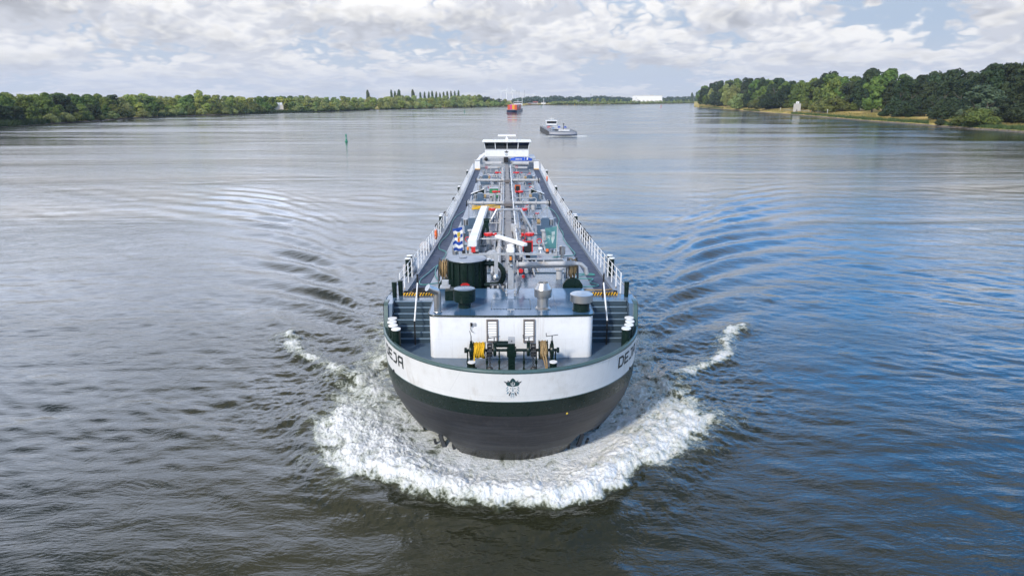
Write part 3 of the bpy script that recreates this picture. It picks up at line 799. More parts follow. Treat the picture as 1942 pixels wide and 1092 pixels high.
# ---- stairs each side
for s_ in (-1, 1):
    mb = M(DECK2); n_ = 7; v0_, v1_ = 29.15, 30.45; z1_ = deckz(31)
    for i in range(n_):
        zz0, zz1 = FD+(z1_-FD)*i/n_, FD+(z1_-FD)*(i+1)/n_
        a, b = sorted((s_*3.5, s_*5.35)); va = v0_+(v1_-v0_)*i/n_
        mb.use(DECK2); mb.box(a, b, va+0.03, v1_+0.2, zz0-0.0, zz1-0.025)
        mb.use(NOSE); mb.box(a, b, va, va+0.05, zz1-0.05, zz1); mb.use(DECK2); mb.box(a, b, va+0.05, va+0.25, zz1-0.024, zz1-0.002)
    mb.use(DECK); a, b = sorted((s_*5.37, s_*5.74)); k = len(mb.v)
    mb.v += [(a, 29.15, 4.8), (b, 29.15, 4.8), (b, 29.7, z1_+0.04), (a, 29.7, z1_+0.04), (b, 30.6, z1_+0.04), (a, 30.6, z1_+0.04), (s_*5.37, 29.15, FD), (s_*5.37, 30.6, FD)]
    mb._f((k, k+1, k+2, k+3)); mb._f((k+3, k+2, k+4, k+5))
    i_ = [k, k+3, k+5] if s_ > 0 else [k+1, k+2, k+4]; mb._f((k+6, i_[0], i_[1], i_[2], k+7)); mb._f((k+6, k+7, k+7))if False else None
    P_('stairs', mb)
    mb = M(DECK); a, b = sorted((s_*3.48, s_*HB)); mb.box(a, b, 30.45, 31.3, deckz(31)-0.12, deckz(31)+0.002); P_('landing', mb)
    mb = M(BLACK); mb.cyl((s_*4.3, 28.95, FD), (s_*4.3, 28.98, FD+1.1), 0.033, n=8)
    mb2 = M(BLACK); mb2.cyl((s_*4.32, 30.75, deckz(31)), (s_*4.34, 30.75, deckz(31)+1.15), 0.04, n=8); P_('landing_post', mb2)
    hr = P_('stair_handrail', mb)
    mb = M(WHITE); mb.cyl((s_*4.3, 28.98, FD+1.1), (s_*4.32, 30.62, deckz(31)+0.75), 0.035, n=8); P_('handrail_grip', mb, hr)
    # hazard strip
    YEL = mat('hazard_yellow', (0.80, 0.42, 0.01), 0.5)
    mb = M(YEL); a, b = sorted((s_*3.6, s_*5.08)); z = deckz(31)
    mb.box(a, b, 31.15, 31.25, z, z+0.12); hz_ = P_('hazard_strip', mb)
    mb = M(BLACK); x = a+0.03
    while x+0.15 < b:
        mb.prism([(x, z+0.001), (x+0.06, z+0.001), (x+0.13, z+0.121), (x+0.07, z+0.121)], 31.143, 31.252, 'xz'); x += 0.13
    P_('hazard_stripe', mb, hz_)
# ---- bow bollards
for s_ in (-1, 1):
    for (u, v) in ((4.90, 27.55), (5.10, 28.02), (5.22, 28.5), (5.28, 29.0)):
        mb = M(GREEN); mb.cyl((s_*u, v, FD), (s_*u, v, 5.36), 0.185, n=20); bo = P_('bollard', mb)
        mb = M(WHITE); mb.lathe([(0.20, 0), (0.205, 0.015), (0.20, 0.045), (0.001, 0.05)], (s_*u, v, 5.36), 20); P_('bollard_cap', mb, bo)
    for u, v in ((5.45, 30.9), (5.2, 31.15)):
        if s_ > 0 and u < 5.3: continue
        mb = M(GREEN); z = deckz(31); mb.cyl((s_*u, v, z), (s_*u, v, z+0.75), 0.10, 0.12, n=14); P_('mooring_post', mb)
    for v in (36.3, 55.5, 78.0, 96.0):
        z = deckz(v)
        for dv in (-0.35, 0.35):
            mb = M(GREEN); mb.cyl((s_*5.5, v+dv, z), (s_*5.5, v+dv, z+1.0), 0.15, n=14); bo = P_('bollard', mb)
            mb = M(WHITE); mb.cyl((s_*5.5, v+dv, z+1.0), (s_*5.5, v+dv, z+1.04), 0.17, n=14); P_('bollard_cap', mb, bo)
# ---- railings
for s_ in (-1, 1):
    mb = M(WHITE); v = 31.45; prev = None; i = 0
    while v < 107:
        z = deckz(v)+0.03
        mb.box(s_*5.26-0.026, s_*5.26+0.026, v-0.03, v+0.03, z, z+1.02)
        if prev is not None:
            for hh in (0.38, 0.70, 1.0): mb.cyl((s_*5.26, prev[0], prev[1]+hh), (s_*5.26, v, z+hh), 0.013, n=5, cap=False)
        prev = (v, z); v += 1.38; i += 1
    P_('railing', mb)
# small bow bollards
for u in (-1.60, 1.66):
    mb = M(GREEN); mb.cyl((u, 25.45, FD), (u, 25.45, FD+0.52), 0.145, n=18).cyl((u-0.22, 25.45, FD+0.3), (u+0.22, 25.45, FD+0.3), 0.03, n=8); bo = P_('bollard', mb)
    mb = M(WHITE); mb.lathe([(0.155, 0), (0.16, 0.01), (0.155, 0.04), (0.001, 0.045)], (u, 25.45, FD+0.52), 18); P_('bollard_cap', mb, bo)

# ---- windlass
WA, WV = 5.0, 26.0
mb = M(GREEN); mb.cyl((-1.88, WV, WA), (1.9, WV, WA), 0.06, n=12)
for u in (-1.86, 1.88): mb.cyl((u-0.05, WV, WA), (u+0.05, WV, WA), 0.11, n=14)
wl = P_('windlass', mb)
def wpart(name, mb): return P_(name, mb, wl)
mb = M(GREEN); mb.box(-0.14, 0.14, WV-0.18, WV+0.18, FD, WA+0.32).box(-0.19, 0.19, WV-0.22, WV+0.22, WA-0.22, WA+0.08); wpart('gearbox', mb)
mb = M(GALV); mb.box(-0.14, 0.14, WV-0.14, WV+0.14, WA+0.33, WA+0.52); mb.use(BLACK); mb.ball((0, WV-0.14, WA+0.43), 0.025, 6); wpart('control_box', mb)
mb = M(GREEN); mb.cyl((-0.62, WV+0.05, WA+0.24), (-0.14, WV+0.05, WA+0.24), 0.13, n=18)
for i in range(8): mb.cyl((-0.58+i*0.055, WV+0.05, WA+0.24), (-0.565+i*0.055, WV+0.05, WA+0.24), 0.145, n=18)
wpart('electric_motor', mb)
for s_ in (-1, 1):
    mb = M(GREEN)
    mb.lathe([(0.10, -0.09), (0.27, -0.07), (0.29, 0.0), (0.27, 0.07), (0.10, 0.09)], (s_*1.63, WV, WA), 20, 'x').box(s_*1.63-0.05, s_*1.63+0.05, WV-0.08, WV+0.08, WA+0.2, WA+0.38)
    mb.box(s_*1.63-0.06, s_*1.63+0.06, WV-0.2, WV+0.2, FD, WA-0.1)
    wpart('bearing_housing', mb)
    mb = M(GREEN)
    mb.lathe([(0.12, -0.07), (0.24, -0.06), (0.26, 0.0), (0.24, 0.06), (0.12, 0.07)], (s_*0.68, WV, WA), 20, 'x').box(s_*0.68-0.07, s_*0.68+0.07, WV-0.1, WV+0.1, WA+0.1, WA+0.36)
    wpart('brake_band', mb)
    mb = M(DGREY)
    mb.lathe([(0.2, -0.10), (0.24, -0.09), (0.15, -0.03), (0.15, 0.03), (0.24, 0.09), (0.2, 0.10)], (s_*0.88, WV, WA), 14, 'x')
    for i in range(9):
        a = 2*math.pi*i/9; mb.box(-0.11, 0.11, -0.03, 0.03, 0.20, 0.28, Matrix.Rotation(a, 3, 'X'), (s_*0.88, WV, WA))
    wpart('chain_wheel', mb)
    mb = M(DGREY)
    for i in range(15):
        z = WA-0.08-i*0.062; x = s_*0.88; y = WV-0.23-0.004*i
        (mb.ring((x, y, z), 0.04, 0.014, 'x', 8, 4) if i % 2 else mb.ring((x, y, z), 0.04, 0.014, 'y', 8, 4))
    mb.lathe([(0.14, 0), (0.12, 0.16), (0.09, 0.2)], (s_*0.88, WV-0.24, FD), 12)
    wpart('anchor_chain', mb)
    for u in (1.78, 1.0, 0.5):
        mb = M(GREEN); mb.bar((s_*u, WV-0.02, WA-0.02), (s_*u, WV-0.1, FD), 0.055).box(s_*u-0.05, s_*u+0.05, WV-0.2, WV+0.05, FD, FD+0.06).cyl((s_*u, WV-0.1, WA-0.55), (s_*u, WV-0.1, WA-0.4), 0.05, n=8); wpart('support_leg', mb)
    for u, hh in ((1.63, 0.72), (0.70, 0.66)):
        mb = M(DGREY); mb.cyl((s_*u, WV-0.05, WA+0.3), (s_*u, WV-0.05, WA+hh-0.1), 0.022, n=6)
        if u > 1 and s_ < 0: mb.cyl((s_*u, WV-0.05, WA+hh-0.1), (s_*u-0.05, WV-0.05, WA+hh+0.12), 0.015, n=5)
        else: mb.cyl((s_*u-0.24, WV-0.05, WA+hh-0.12), (s_*u+0.24, WV-0.02, WA+hh-0.06), 0.016, n=5).cyl((s_*u-0.23, WV-0.05, WA+hh-0.12), (s_*u-0.24, WV-0.05, WA+hh+0.02), 0.016, n=5)
        wpart('brake_handle', mb)
def rope_drum(u0, u1, r, m_, dm):
    mb = M(GREEN)
    for u in (u0-0.03, u1+0.03): mb.cyl((u-0.012, WV, WA), (u+0.012, WV, WA), r+0.05, n=22)
    mb.cyl((u0, WV, WA), (u1, WV, WA), r*0.55, n=16)
    for u in (u0-0.03, u1+0.03):
        for a in (0.3, 2.1): mb.bar((u, WV+math.cos(a)*0.2, WA+math.sin(a)*0.2), (u, WV+math.cos(a)*(r+0.16), WA+math.sin(a)*(r+0.16)), 0.02)
    dr = wpart('drum', mb)
    mb = M(m_); n_ = int((u1-u0)/0.042); rnd = random.Random(4)
    for lay in range(2):
        for i in range(n_):
            u = u0+0.02+(u1-u0-0.04)*i/(n_-1); rr = r-0.03*lay+rnd.uniform(-0.012, 0.03)
            pts = [(u+0.02*math.sin(3*a+i)+rnd.uniform(-.006, .006), WV+rr*math.cos(a), WA+rr*math.sin(a)) for a in [2*math.pi*j/18 for j in range(18)]]
            mb.tube(pts, 0.024, 5, True)
    return wl, mb
_, mb = rope_drum(-1.52, -1.10, 0.30, YROPE, None)
mb.tube([(-1.5, WV-0.3, WA), (-1.5, WV-0.33, WA-0.3), (-1.52, WV-0.4, FD+0.12), (-1.7, WV-0.6, FD+0.06)], 0.03, 6)
wpart('mooring_rope', mb)
_, mb = rope_drum(1.14, 1.42, 0.36, TROPE, None)
for d in (0, 0.1): mb.tube([(1.2+d, WV-0.36, WA+0.1), (1.28+d, WV-0.4, WA-0.2), (1.38+d*0.6, WV-0.45, WA-0.6), (1.3+d*.5, WV-0.62, FD+0.08), (1.0+d, WV-0.72, FD+0.05), (0.78, WV-0.6, FD+0.04)], 0.035, 6)
wpart('mooring_rope', mb)
# ------------------------------------------------------------------ mast, tank and gear behind the front house
mb = M(GALV); mb.box(-0.13, 0.13, 30.2, 30.4, HT+0.3, 7.6).box(-0.17, 0.17, 30.12, 30.42, 7.62, 8.1)
mast = P_('signal_mast', mb)
mb = M(GALV); mb.box(-2.22, 2.1, 30.22, 30.34, 7.98, 8.06).box(-0.75, -0.58, 30.2, 30.36, 7.1, 7.98); P_('cross_arm', mb, mast)
mb = M(STEEL)
for u in (-0.2, 0.2): mb.prism([(30.1, HT), (30.6, HT), (30.5, HT+0.55), (30.2, HT+0.62)], u-0.02, u+0.02, 'yz').cyl((u-0.05, 30.3, HT+0.12), (u+0.05, 30.3, HT+0.12), 0.1, n=12)
mb.bar((0.3, 30.2, HT+0.1), (0.5, 30.1, HT+0.75), 0.06).bar((-0.3, 30.2, HT+0.2), (-0.55, 30.4, HT+0.5), 0.06)
P_('hinge_bracket', mb, mast)
AMB = mat('amber_lens', (0.75, 0.22, 0.02), 0.15, spec=0.8)
mb = M(AMB); mb.cyl((0.0, 30.05, 7.80), (0.0, 30.05, 7.97), 0.055, n=12)
mb.use(DGREY); mb.cyl((0, 30.05, 7.70), (0, 30.05, 7.80), 0.075, n=12).cyl((0, 30.05, 7.97), (0, 30.05, 8.0), 0.07, n=12); P_('navigation_light', mb, mast)
mb = M(STEEL); mb.ball((0.02, 30.03, 7.55), 0.09).cyl((0.02, 30.05, 7.6), (0.02, 30.05, 7.7), 0.04, n=8); P_('horn', mb, mast)
mb = M(WHITE); mb.lathe([(0.20, 0), (0.21, 0.1), (0.17, 0.18), (0.17, 0.32), (0.08, 0.36)], (0.0, 30.4, 8.1), 16).box(-0.15, 0.15, 30.2, 30.3, 8.12, 8.34)
rd = P_('radar', mb, mast)
mb = M(WHITE); mb.box(-1.18, 1.18, -0.12, 0.12, -0.07, 0.08, Matrix.Rotation(math.atan2(-1.9, 1.25), 3, 'Z'), (-0.0, 30.75, 8.55))
P_('radar_scanner', mb, rd, 0.03)
mb = M(AMB); mb.cyl((-1.94, 30.28, 8.22), (-1.94, 30.28, 8.36), 0.05, n=10); mb.use(DGREY); mb.cyl((-1.94, 30.28, 8.06), (-1.94, 30.28, 8.22), 0.035, n=8); P_('amber_beacon', mb, mast)
mb = M(RED); mb.box(-1.78, -1.6, 30.2, 30.36, 8.12, 8.36); mb.use(BLACK); mb.box(-1.72, -1.45, 30.22, 30.38, 8.06, 8.13).box(-2.2, -2.06, 30.22, 30.36, 8.06, 8.2); P_('red_lamp_box', mb, mast)
mb = M(WHITE); mb.ball((1.35, 30.28, 8.27), 0.10, 12, 0.75).cyl((1.35, 30.28, 8.06), (1.35, 30.28, 8.22), 0.03, n=8); P_('satellite_dome', mb, mast)
mb = M(ORANGE); mb.lathe([(0.07, 0), (0.07, 0.09), (0.04, 0.13), (0.001, 0.135)], (1.66, 30.28, 8.14), 12); mb.use(DGREY); mb.cyl((1.66, 30.28, 8.06), (1.66, 30.28, 8.14), 0.085, n=12).box(1.85, 1.93, 30.2, 30.3, 8.08, 8.22); P_('orange_beacon', mb, mast)

# flags on the ends of the arm
FLAGB = mat('flag_blue', (0.010, 0.055, 0.28), 0.8); FLAGW = mat('flag_white', (0.72, 0.70, 0.66), 0.8)
FLY = mat('flag_gold', (0.60, 0.42, 0.05), 0.8); FLR = mat('flag_red', (0.60, 0.06, 0.02), 0.8); FLT = mat('flag_teal', (0.075, 0.21, 0.22), 0.8)
FLP = mat('flag_pale_print', (0.42, 0.50, 0.48), 0.8)
def ship_thing(name, u, v, z):
    c, s = math.cos(SHIP_ROT), math.sin(SHIP_ROT)
    return empty(name, (SHIP_X0+u*c-v*s, u*s+v*c, z), SHIP_ROT)
def flag(u, v, z0, hp_, wd, ht, fn, label, lean=0.0):
    o = ship_thing('flag', u, v, z0); tag(o, label, 'flag')
    mb = M(PIPE); mb.cyl((0, 0, -0.02), (lean, 0, hp_), 0.02, n=8); mb.build('flagpole', o)
    mb = MB(); nx, nz = 28, 44
    col = [[fn(i/nx, j/nz) for i in range(nx)] for j in range(nz)]
    mats_ = []
    k = 0
    def pt(i, j):
        x, t = i/nx, j/nz
        zz = hp_-0.06-ht*t-0.10*ht*x*math.sin(1.6+t*1.5)
        xx = -wd*x*(0.94+0.06*math.cos(t*9))
        yy = 0.09*x*math.sin(x*7+t*5)+0.03*math.sin(t*12+x*3)*x
        return (xx+lean*(zz/hp_), yy, zz)
    for j in range(nz+1):
        for i in range(nx+1): mb.v.append(pt(i, j))
    for j in range(nz):
        for i in range(nx):
            mb.use(col[j][i]); a = j*(nx+1)+i; mb._f((a, a+1, a+nx+2, a+nx+1), True)
    cl = mb.build('flag_cloth', o)
    sm = cl.modifiers.new('thick', 'SOLIDIFY'); sm.thickness = 0.004
    return o
def f_left(x, t):
    w_ = 0.03*math.sin(x*9+1)+0.05*x
    tt = t+w_
    if 0.16 < t < 0.38 and 0.25 < x < 0.62:
        return FLY if ((x-0.43)/0.17)**2+((t-0.26)/0.11)**2 < 1 else FLAGW
    if 0.34 < t < 0.58 and 0.28 < x < 0.60: return FLR if abs(x-0.42-0.05*math.sin(t*30)) < 0.07 else (FLY if abs(x-0.44) < 0.13 else FLAGW)
    if 0.62 < t < 0.72 and 0.35 < x < 0.58 and (int(t*50) % 3 == 0): return FLAGW
    return FLAGB if int((tt)/0.145) % 2 == 0 else FLAGW
flag(-2.15, 30.28, 8.02, 1.32, 0.46, 1.12, f_left, 'limp blue and white striped flag with a gold and red crest on a short pole')
def f_right(x, t):
    # pale bearded crest near the pole and two letters beyond it
    cx = 0.33
    if 0.20 < t < 0.74:
        hw = 0.15 if t < 0.5 else 0.15*(0.78-t)/0.28
        if abs(x-cx) < hw and not (0.34 < t < 0.42 and (abs(abs(x-cx)-0.06) < 0.03)): return FLP
    if 0.36 < t < 0.58 and (0.60 < x < 0.64 or (0.60 < x < 0.76 and (t < 0.40 or 0.45 < t < 0.49)) or (0.74 < x < 0.78 and t < 0.49)): return FLP
    if 0.36 < t < 0.58 and (0.85 < x < 0.89 or 0.95 < x < 0.99): return FLP
    if 0.64 < t < 0.74 and 0.78 < x < 0.97: return FLP
    return FLT
flag(2.08, 30.28, 8.02, 1.34, 0.56, 1.02, f_right, 'teal flag with a pale bearded crest on a short white pole', 0.02)

# slop tank
mb = M(GREEN); z = 5.75
mb.lathe([(0.88, 0), (0.88, 1.5), (0.95, 1.52), (0.95, 1.58)], (-2.1, 32.4, z), 36)
for i in range(16):
    a = 2*math.pi*i/16; mb.box(-0.03, 0.03, 0.86, 0.95, 0, 1.5, Matrix.Rotation(a, 3, 'Z'), (-2.1, 32.4, z))
tk = P_('slop_tank', mb)
mb = M(LGREY); mb.lathe([(0.94, 1.581), (0.93, 1.60), (0.001, 1.62)], (-2.1, 32.4, z), 36).lathe([(0.2, 1.6), (0.2, 1.66), (0.001, 1.67)], (-2.3, 32.5, z), 14); P_('tank_lid', mb, tk)
mb = M(GREEN)
mb.cyl((-1.3, 32.2, z+1.38), (-0.75, 32.2, z+1.38), 0.13, n=14).cyl((-1.05, 32.2, z+1.38), (-0.95, 32.2, z+1.38), 0.19, n=14)
pts = [(-0.75+0.42*math.sin(a), 32.1, z+0.86+0.52*math.cos(a)) for a in np.linspace(0, math.pi, 10)]
mb.tube(pts, 0.13, 12).cyl((-0.75, 32.1, z+0.34), (-1.3, 32.1, z+0.34), 0.13, n=14)
pp = P_('tank_pipe', mb, tk)
mb = M(STEEL); mb.lathe([(0.0001, -.1), (0.14, -0.06), (0.14, 0.06), (0.0001, 0.1)], (-0.72, 31.85, z+1.18), 14, 'y').lathe([(0.0001, -.12), (0.15, -0.06), (0.15, 0.06), (0.0001, 0.12)], (-0.70, 31.8, z+0.78), 14, 'y'); P_('valve_cover', mb, tk)
mb = M(DGREY); mb.box(-1.0, 0.0, 31.7, 32.6, z, z+0.42); mb.use(PIPE)
for u in (-0.85, -0.6, -0.35): mb.cyl((u, 31.66, z+0.05), (u, 31.66, z+0.4), 0.06, n=8)
P_('valve_chest', mb)
# rope reels
def reel(u, v, z, r, nm):
    mb = M(DGREY); mb.cyl((u-0.24, v, z), (u+0.24, v, z), 0.14, n=14)
    for s in (-1, 1):
        mb.bar((u+s*0.27, v-0.3, z-0.75), (u+s*0.27, v, z), 0.05).bar((u+s*0.27, v+0.3, z-0.75), (u+s*0.27, v, z), 0.05).ring((u+s*0.22, v, z), r+0.03, 0.018, 'x', 20, 5)
        for a in range(6): mb.bar((u+s*0.22, v, z), (u+s*0.22, v+r*math.cos(a*math.pi/3), z+r*math.sin(a*math.pi/3)), 0.025)
    o = P_(nm, mb)
    mb = M(TROPE); rnd = random.Random(int(u*10))
    for i in range(10):
        x = u-0.17+0.34*i/9; rr = r*rnd.uniform(0.62, 0.98)
        mb.tube([(x+rnd.uniform(-.015, .015), v+rr*math.cos(a), z+rr*math.sin(a)*(1.0 if math.sin(a) > 0 else 1.0+0.25*(i % 4))) for a in [2*math.pi*j/16 for j in range(16)]], 0.026, 5, True)
    P_('wire_rope', mb, o); return o
reel(-3.30, 33.0, 6.72, 0.46, 'rope_reel'); reel(3.02, 32.3, 6.95, 0.42, 'rope_reel')
for u, v in ((3.0, 32.0), (-3.0, 32.0)):
    mb = M(GREEN); prof = [(u-0.48, 5.8), (u+0.48, 5.8), (u+0.48, 6.15), (u+0.3, 6.42), (u, 6.5), (u-0.3, 6.42), (u-0.48, 6.15)]
    mb.prism(prof, v-0.25, v-0.05, 'xz'); P_('reel_guard', mb)
# loading arm lying to the right, hose at its end
mb = M(PIPE); mb.cyl((0.3, 32.0, 7.12), (3.1, 31.9, 7.2), 0.12, n=14).cyl((0.3, 32.3, 6.92), (2.9, 32.2, 7.0), 0.08, n=12)
for u in (0.32, 1.6, 2.9): mb.cyl((u-0.03, 32.0, 7.12+u*0.028), (u+0.03, 32.0, 7.12+u*0.028), 0.18, n=14)
la = P_('loading_pipe', mb)
mb = M(GALV); mb.tube([(3.1, 31.9, 7.2), (3.4, 31.9, 7.15), (3.62, 31.9, 6.95), (3.68, 31.9, 6.65)], 0.1, 12); P_('hose_end', mb, la)
for u, h in ((0.36, 1.2), (2.8, 1.3)): mb = M(PIPE); mb.bar((u, 32.1, 5.8), (u, 32.1, 5.8+h), 0.09); P_('pipe_stand', mb, la)
mb = M(RED); mb.cyl((0.5, 31.9, 6.85), (0.5, 31.8, 6.85), 0.11, n=12).cyl((0.62, 31.8, 6.6), (0.62, 31.7, 6.6), 0.08, n=10); P_('hand_wheel', mb, la)
# centreline cable trunk, longitudinal pipes
mb = M(GALV)
v = 33.5
while v < 106:
    L_ = 3.1; z = deckz(v)
    mb.use(DUCT); mb.box(-0.24, 0.22, v, v+L_-0.12, z+0.62, z+0.80); mb.use(DGREY); mb.box(-0.2, 0.2, v+L_-0.12, v+L_, z+0.64, z+0.78); mb.use(GALV)
    mb.bar((-0.25, v+0.2, z), (-0.25, v+0.2, z+0.62), 0.06).bar((0.25, v+0.2, z), (0.25, v+0.2, z+0.62), 0.06)
    v += L_
trunk = P_('cable_trunk', mb)
def zpath(u, dz, v0, v1, n_=14): return [(u, v, deckz(v)+dz) for v in np.linspace(v0, v1, n_)]
rnd = random.Random(11)
for u, dz, r_, v0, v1, mm_ in ((-0.62, 0.55, 0.15, 34, 104, PIPE), (0.62, 0.95, 0.07, 37, 105, PIPE), (0.86, 0.45, 0.11, 35, 104, GALV), (-0.95, 0.30, 0.09, 35, 103, GALV), (0.48, 1.15, 0.05, 40, 103, WHITE), (-0.42, 1.0, 0.045, 44, 102, GALV), (1.08, 0.25, 0.06, 45, 100, PIPE)):
    mb = M(mm_); mb.tube(zpath(u, dz, v0, v1, 20), r_, 9)
    v = v0+2
    while v < v1:
        z = deckz(v)+dz; mb.cyl((u, v-0.04, z), (u, v+0.04, z), r_*1.55, n=10); mb.bar((u, v+0.3, z-dz), (u, v+0.3, z), 0.05); v += rnd.uniform(4, 8)
    P_('deck_pipe', mb)
# valve stands with red wheels
def valve_stand(u, v, h=1.02, r=0.15):
    z = deckz(v); s = 1 if u > 0 else -1
    mb = M(GALV); mb.cyl((u, v, z), (u, v, z+h), r, n=16).cyl((u, v, z), (u, v, z+0.05), r*1.6, n=16)
    o = P_('tank_valve', mb)
    mb = M(RED); mb.lathe([(0.20, 0), (0.27, 0.03), (0.26, 0.16), (0.20, 0.2), (0.001, 0.21)], (u, v, z+h), 16)
    mb.bar((u-s*0.2, v, z+h+0.1), (u-s*0.50, v, z+h+0.1), 0.07).cyl((u-s*0.47, v, z+h+0.02), (u-s*0.47, v, z+h+0.2), 0.09, n=10)
    for i in range(8):
        a = i*math.pi/4; mb.cyl((u+0.27*math.cos(a), v+0.27*math.sin(a), z+h+0.05), (u+0.27*math.cos(a), v+0.27*math.sin(a), z+h+0.2), 0.035, n=6)
    P_('valve_actuator', mb, o)
    mb = M(PIPE); mb.tube([(u-s*0.5, v, z+h+0.05), (u-s*0.75, v+0.1, z+h-0.15), (s*0.45, v+0.3, z+h-0.05)], 0.05, 7); P_('actuator_pipe', mb, o)
for v in (44.4, 58.4, 72.2, 92.0):
    for s in (-1, 1): valve_stand(s*1.36, v)
# transverse manifolds
def manifold(v, h, r, full=3.7):
    z = deckz(v)+h
    mb = M(PIPE); mb.cyl((-full, v, z), (-0.4, v, z), r, n=14).cyl((0.5, v, z), (full+0.2, v, z), r, n=14)
    mb.cyl((0.5, v+0.5, z-0.22), (full*0.9, v+0.45, z-0.1), r*0.75, n=12).cyl((-full*0.95, v+0.5, z-0.1), (-0.5, v+0.5, z-0.2), r*0.75, n=12)
    for u in (-full, -full+0.4, -2.3, -1.2, -0.45, 0.55, 1.3, 2.5, full-0.2, full+0.2): mb.cyl((u-0.035, v, z), (u+0.035, v, z), r*1.6, n=12)
    o = P_('cargo_manifold', mb)
    for s in (-1, 1):
        mb = M(GALV)
        mb.bar((s*(full-0.1), v, z-h), (s*(full-0.1), v, z+0.3), 0.09).bar((s*(full-0.1), v, z-h*0.2), (s*(full-0.9), v, z-h), 0.06).bar((s*1.9, v, z-h), (s*1.9, v, z), 0.09)
        mb.use(BLACK); mb.cyl((s*(full+0.02), v, z-0.05), (s*(full+0.12), v, z-0.05), r*2.1, n=12)
        P_('manifold_frame', mb, o)
    mb = M(BROWN); mb.box(-0.38, 0.38, v-0.5, v+0.9, z-0.25, z-0.1)
    for i in range(5): mb.box(-0.34, 0.34, v-0.4+i*0.28, v-0.25+i*0.28, z-0.1, z+0.02)
    P_('valve_box', mb, o)
    return o
manifold(62.2, 1.22, 0.13); manifold(83.0, 1.15, 0.15)
mb = M(YROPE)
for i in range(5): mb.tube([(u, 62.0-0.08*i, deckz(62)+1.0-0.08*i+0.05*math.sin(u*3+i)) for u in np.linspace(-3.3, -0.7, 12)], 0.035, 5)
hose1 = P_('yellow_hose', mb)
# A-frame over the trunk
mb = M(GALV); mb.tube([(-1.95, 51.8, deckz(52)), (-0.9, 52.3, deckz(52)+1.85), (0.95, 52.3, deckz(52)+1.85), (2.0, 51.8, deckz(52)-0.0)], 0.11, 12)
for s in (-1, 1): mb.cyl((s*2.0, 51.8, deckz(52)), (s*2.0, 51.8, deckz(52)+0.06), 0.25, n=12)
P_('hose_gantry', mb)
# crane: white boom and dark green lifting arm
mb = M(WHITE)
a, b = Vector((-2.32, 42.2, 6.05)), Vector((-2.02, 57.3, 5.9)); mb.bar(a, b, 0.54, 0.44)
bo = P_('crane_boom', mb, bevel=0.02)
mb = M(GALV)
for i in range(26):
    t = i/26; p = a.lerp(b, t); q = a.lerp(b, t+1/26)
    mb.bar((p.x+0.34, p.y, p.z+0.18), (q.x+0.34, q.y, q.z-0.55), 0.035).bar((q.x+0.34, q.y, q.z-0.55), (q.x+0.34, q.y, q.z+0.18), 0.035)
mb.bar((a.x+0.34, a.y, a.z-0.55), (b.x+0.34, b.y, b.z-0.55), 0.05).bar((a.x+0.34, a.y, a.z+0.2), (b.x+0.34, b.y, b.z+0.2), 0.05)
P_('boom_lattice', mb, bo)
mb = M(PIPE)
for p in (a.lerp(b, 0.03), a.lerp(b, 0.95)): mb.box(p.x-0.35, p.x+0.35, p.y-0.15, p.y+0.15, deckz(p.y), p.z-0.22)
P_('boom_rest', mb, bo)
mb = M(GREEN); mb.bar((-1.55, 47.3, 6.55), (-1.35, 45.6, 5.2), 0.18).bar((-1.6, 47.3, 6.55), (-1.95, 45.9, 5.3), 0.16).cyl((-1.75, 47.3, 6.6), (-1.35, 47.3, 6.6), 0.17, n=12)
mb.use(BROWN); mb.cyl((-1.3, 47.25, 6.62), (-1.22, 47.25, 6.62), 0.12, n=10)
P_('crane_knuckle', mb)
# deck winches, gas vents, hatches
def deck_winch(u, v):
    z = deckz(v); s = 1 if u > 0 else -1
    mb = M(DECK); mb.box(u-0.6, u+0.6, v, v+0.9, z, z+0.55).box(u-0.30, u+0.35, v+0.1, v+0.7, z+0.55, z+0.98)
    mb.prism([(u-0.4, z+0.98), (u+0.4, z+0.98), (u+0.2, z+1.15), (u-0.2, z+1.15)], v+0.1, v+0.7, 'xz').box(u+s*0.78-0.05, u+s*0.78+0.05, v+0.1, v+0.6, z+0.5, z+1.1).box(u-0.65, u+0.85*s if s > 0 else u+0.65, v+0.1, v+0.6, z+0.5, z+0.56)
    o = P_('deck_winch', mb)
    mb = M(STEEL); mb.cyl((u+s*0.5, v+0.3, z+0.56), (u+s*0.5, v+0.3, z+1.0), 0.17, n=16); P_('warping_head', mb, o); mb = M(TROPE); mb.cyl((u-s*0.62, v+0.35, z+0.8), (u-s*0.36, v+0.35, z+0.8), 0.2, n=14)
    P_('winch_drum', mb, o)
def gas_vent(u, v, h=0.7, m_=PIPE):
    z = deckz(v); mb = M(m_); mb.lathe([(0.17, 0), (0.17, h-0.12), (0.26, h-0.10), (0.27, h), (0.001, h+0.02)], (u, v, z), 16)
    P_('vent_post', mb)
def pv_valve(u, v, h=0.5):
    z = deckz(v); mb = M(STEEL); mb.lathe([(0.1, 0), (0.1, 0.25), (0.19, 0.27), (0.19, 0.27+h), (0.16, 0.29+h), (0.001, 0.32+h)], (u, v, z), 18); P_('pressure_valve', mb)
def tank_hatch(u, v, s=0.45):
    z = deckz(v); mb = M(GALV); mb.lathe([(s, 0), (s, 0.3), (s*0.9, 0.36), (s*0.5, 0.46), (0.001, 0.5)], (u, v, z), 20); o = P_('tank_hatch', mb)
    mb = M(DGREY)
    for i in range(6):
        a = i*math.pi/3; mb.cyl((u+s*math.cos(a), v+s*math.sin(a), z+0.18), (u+s*math.cos(a), v+s*math.sin(a), z+0.4), 0.035, n=6)
    P_('hatch_clamp', mb, o)
for v in (52.7, 70.5, 88.5):
    for s in (-1, 1): deck_winch(s*2.85, v)
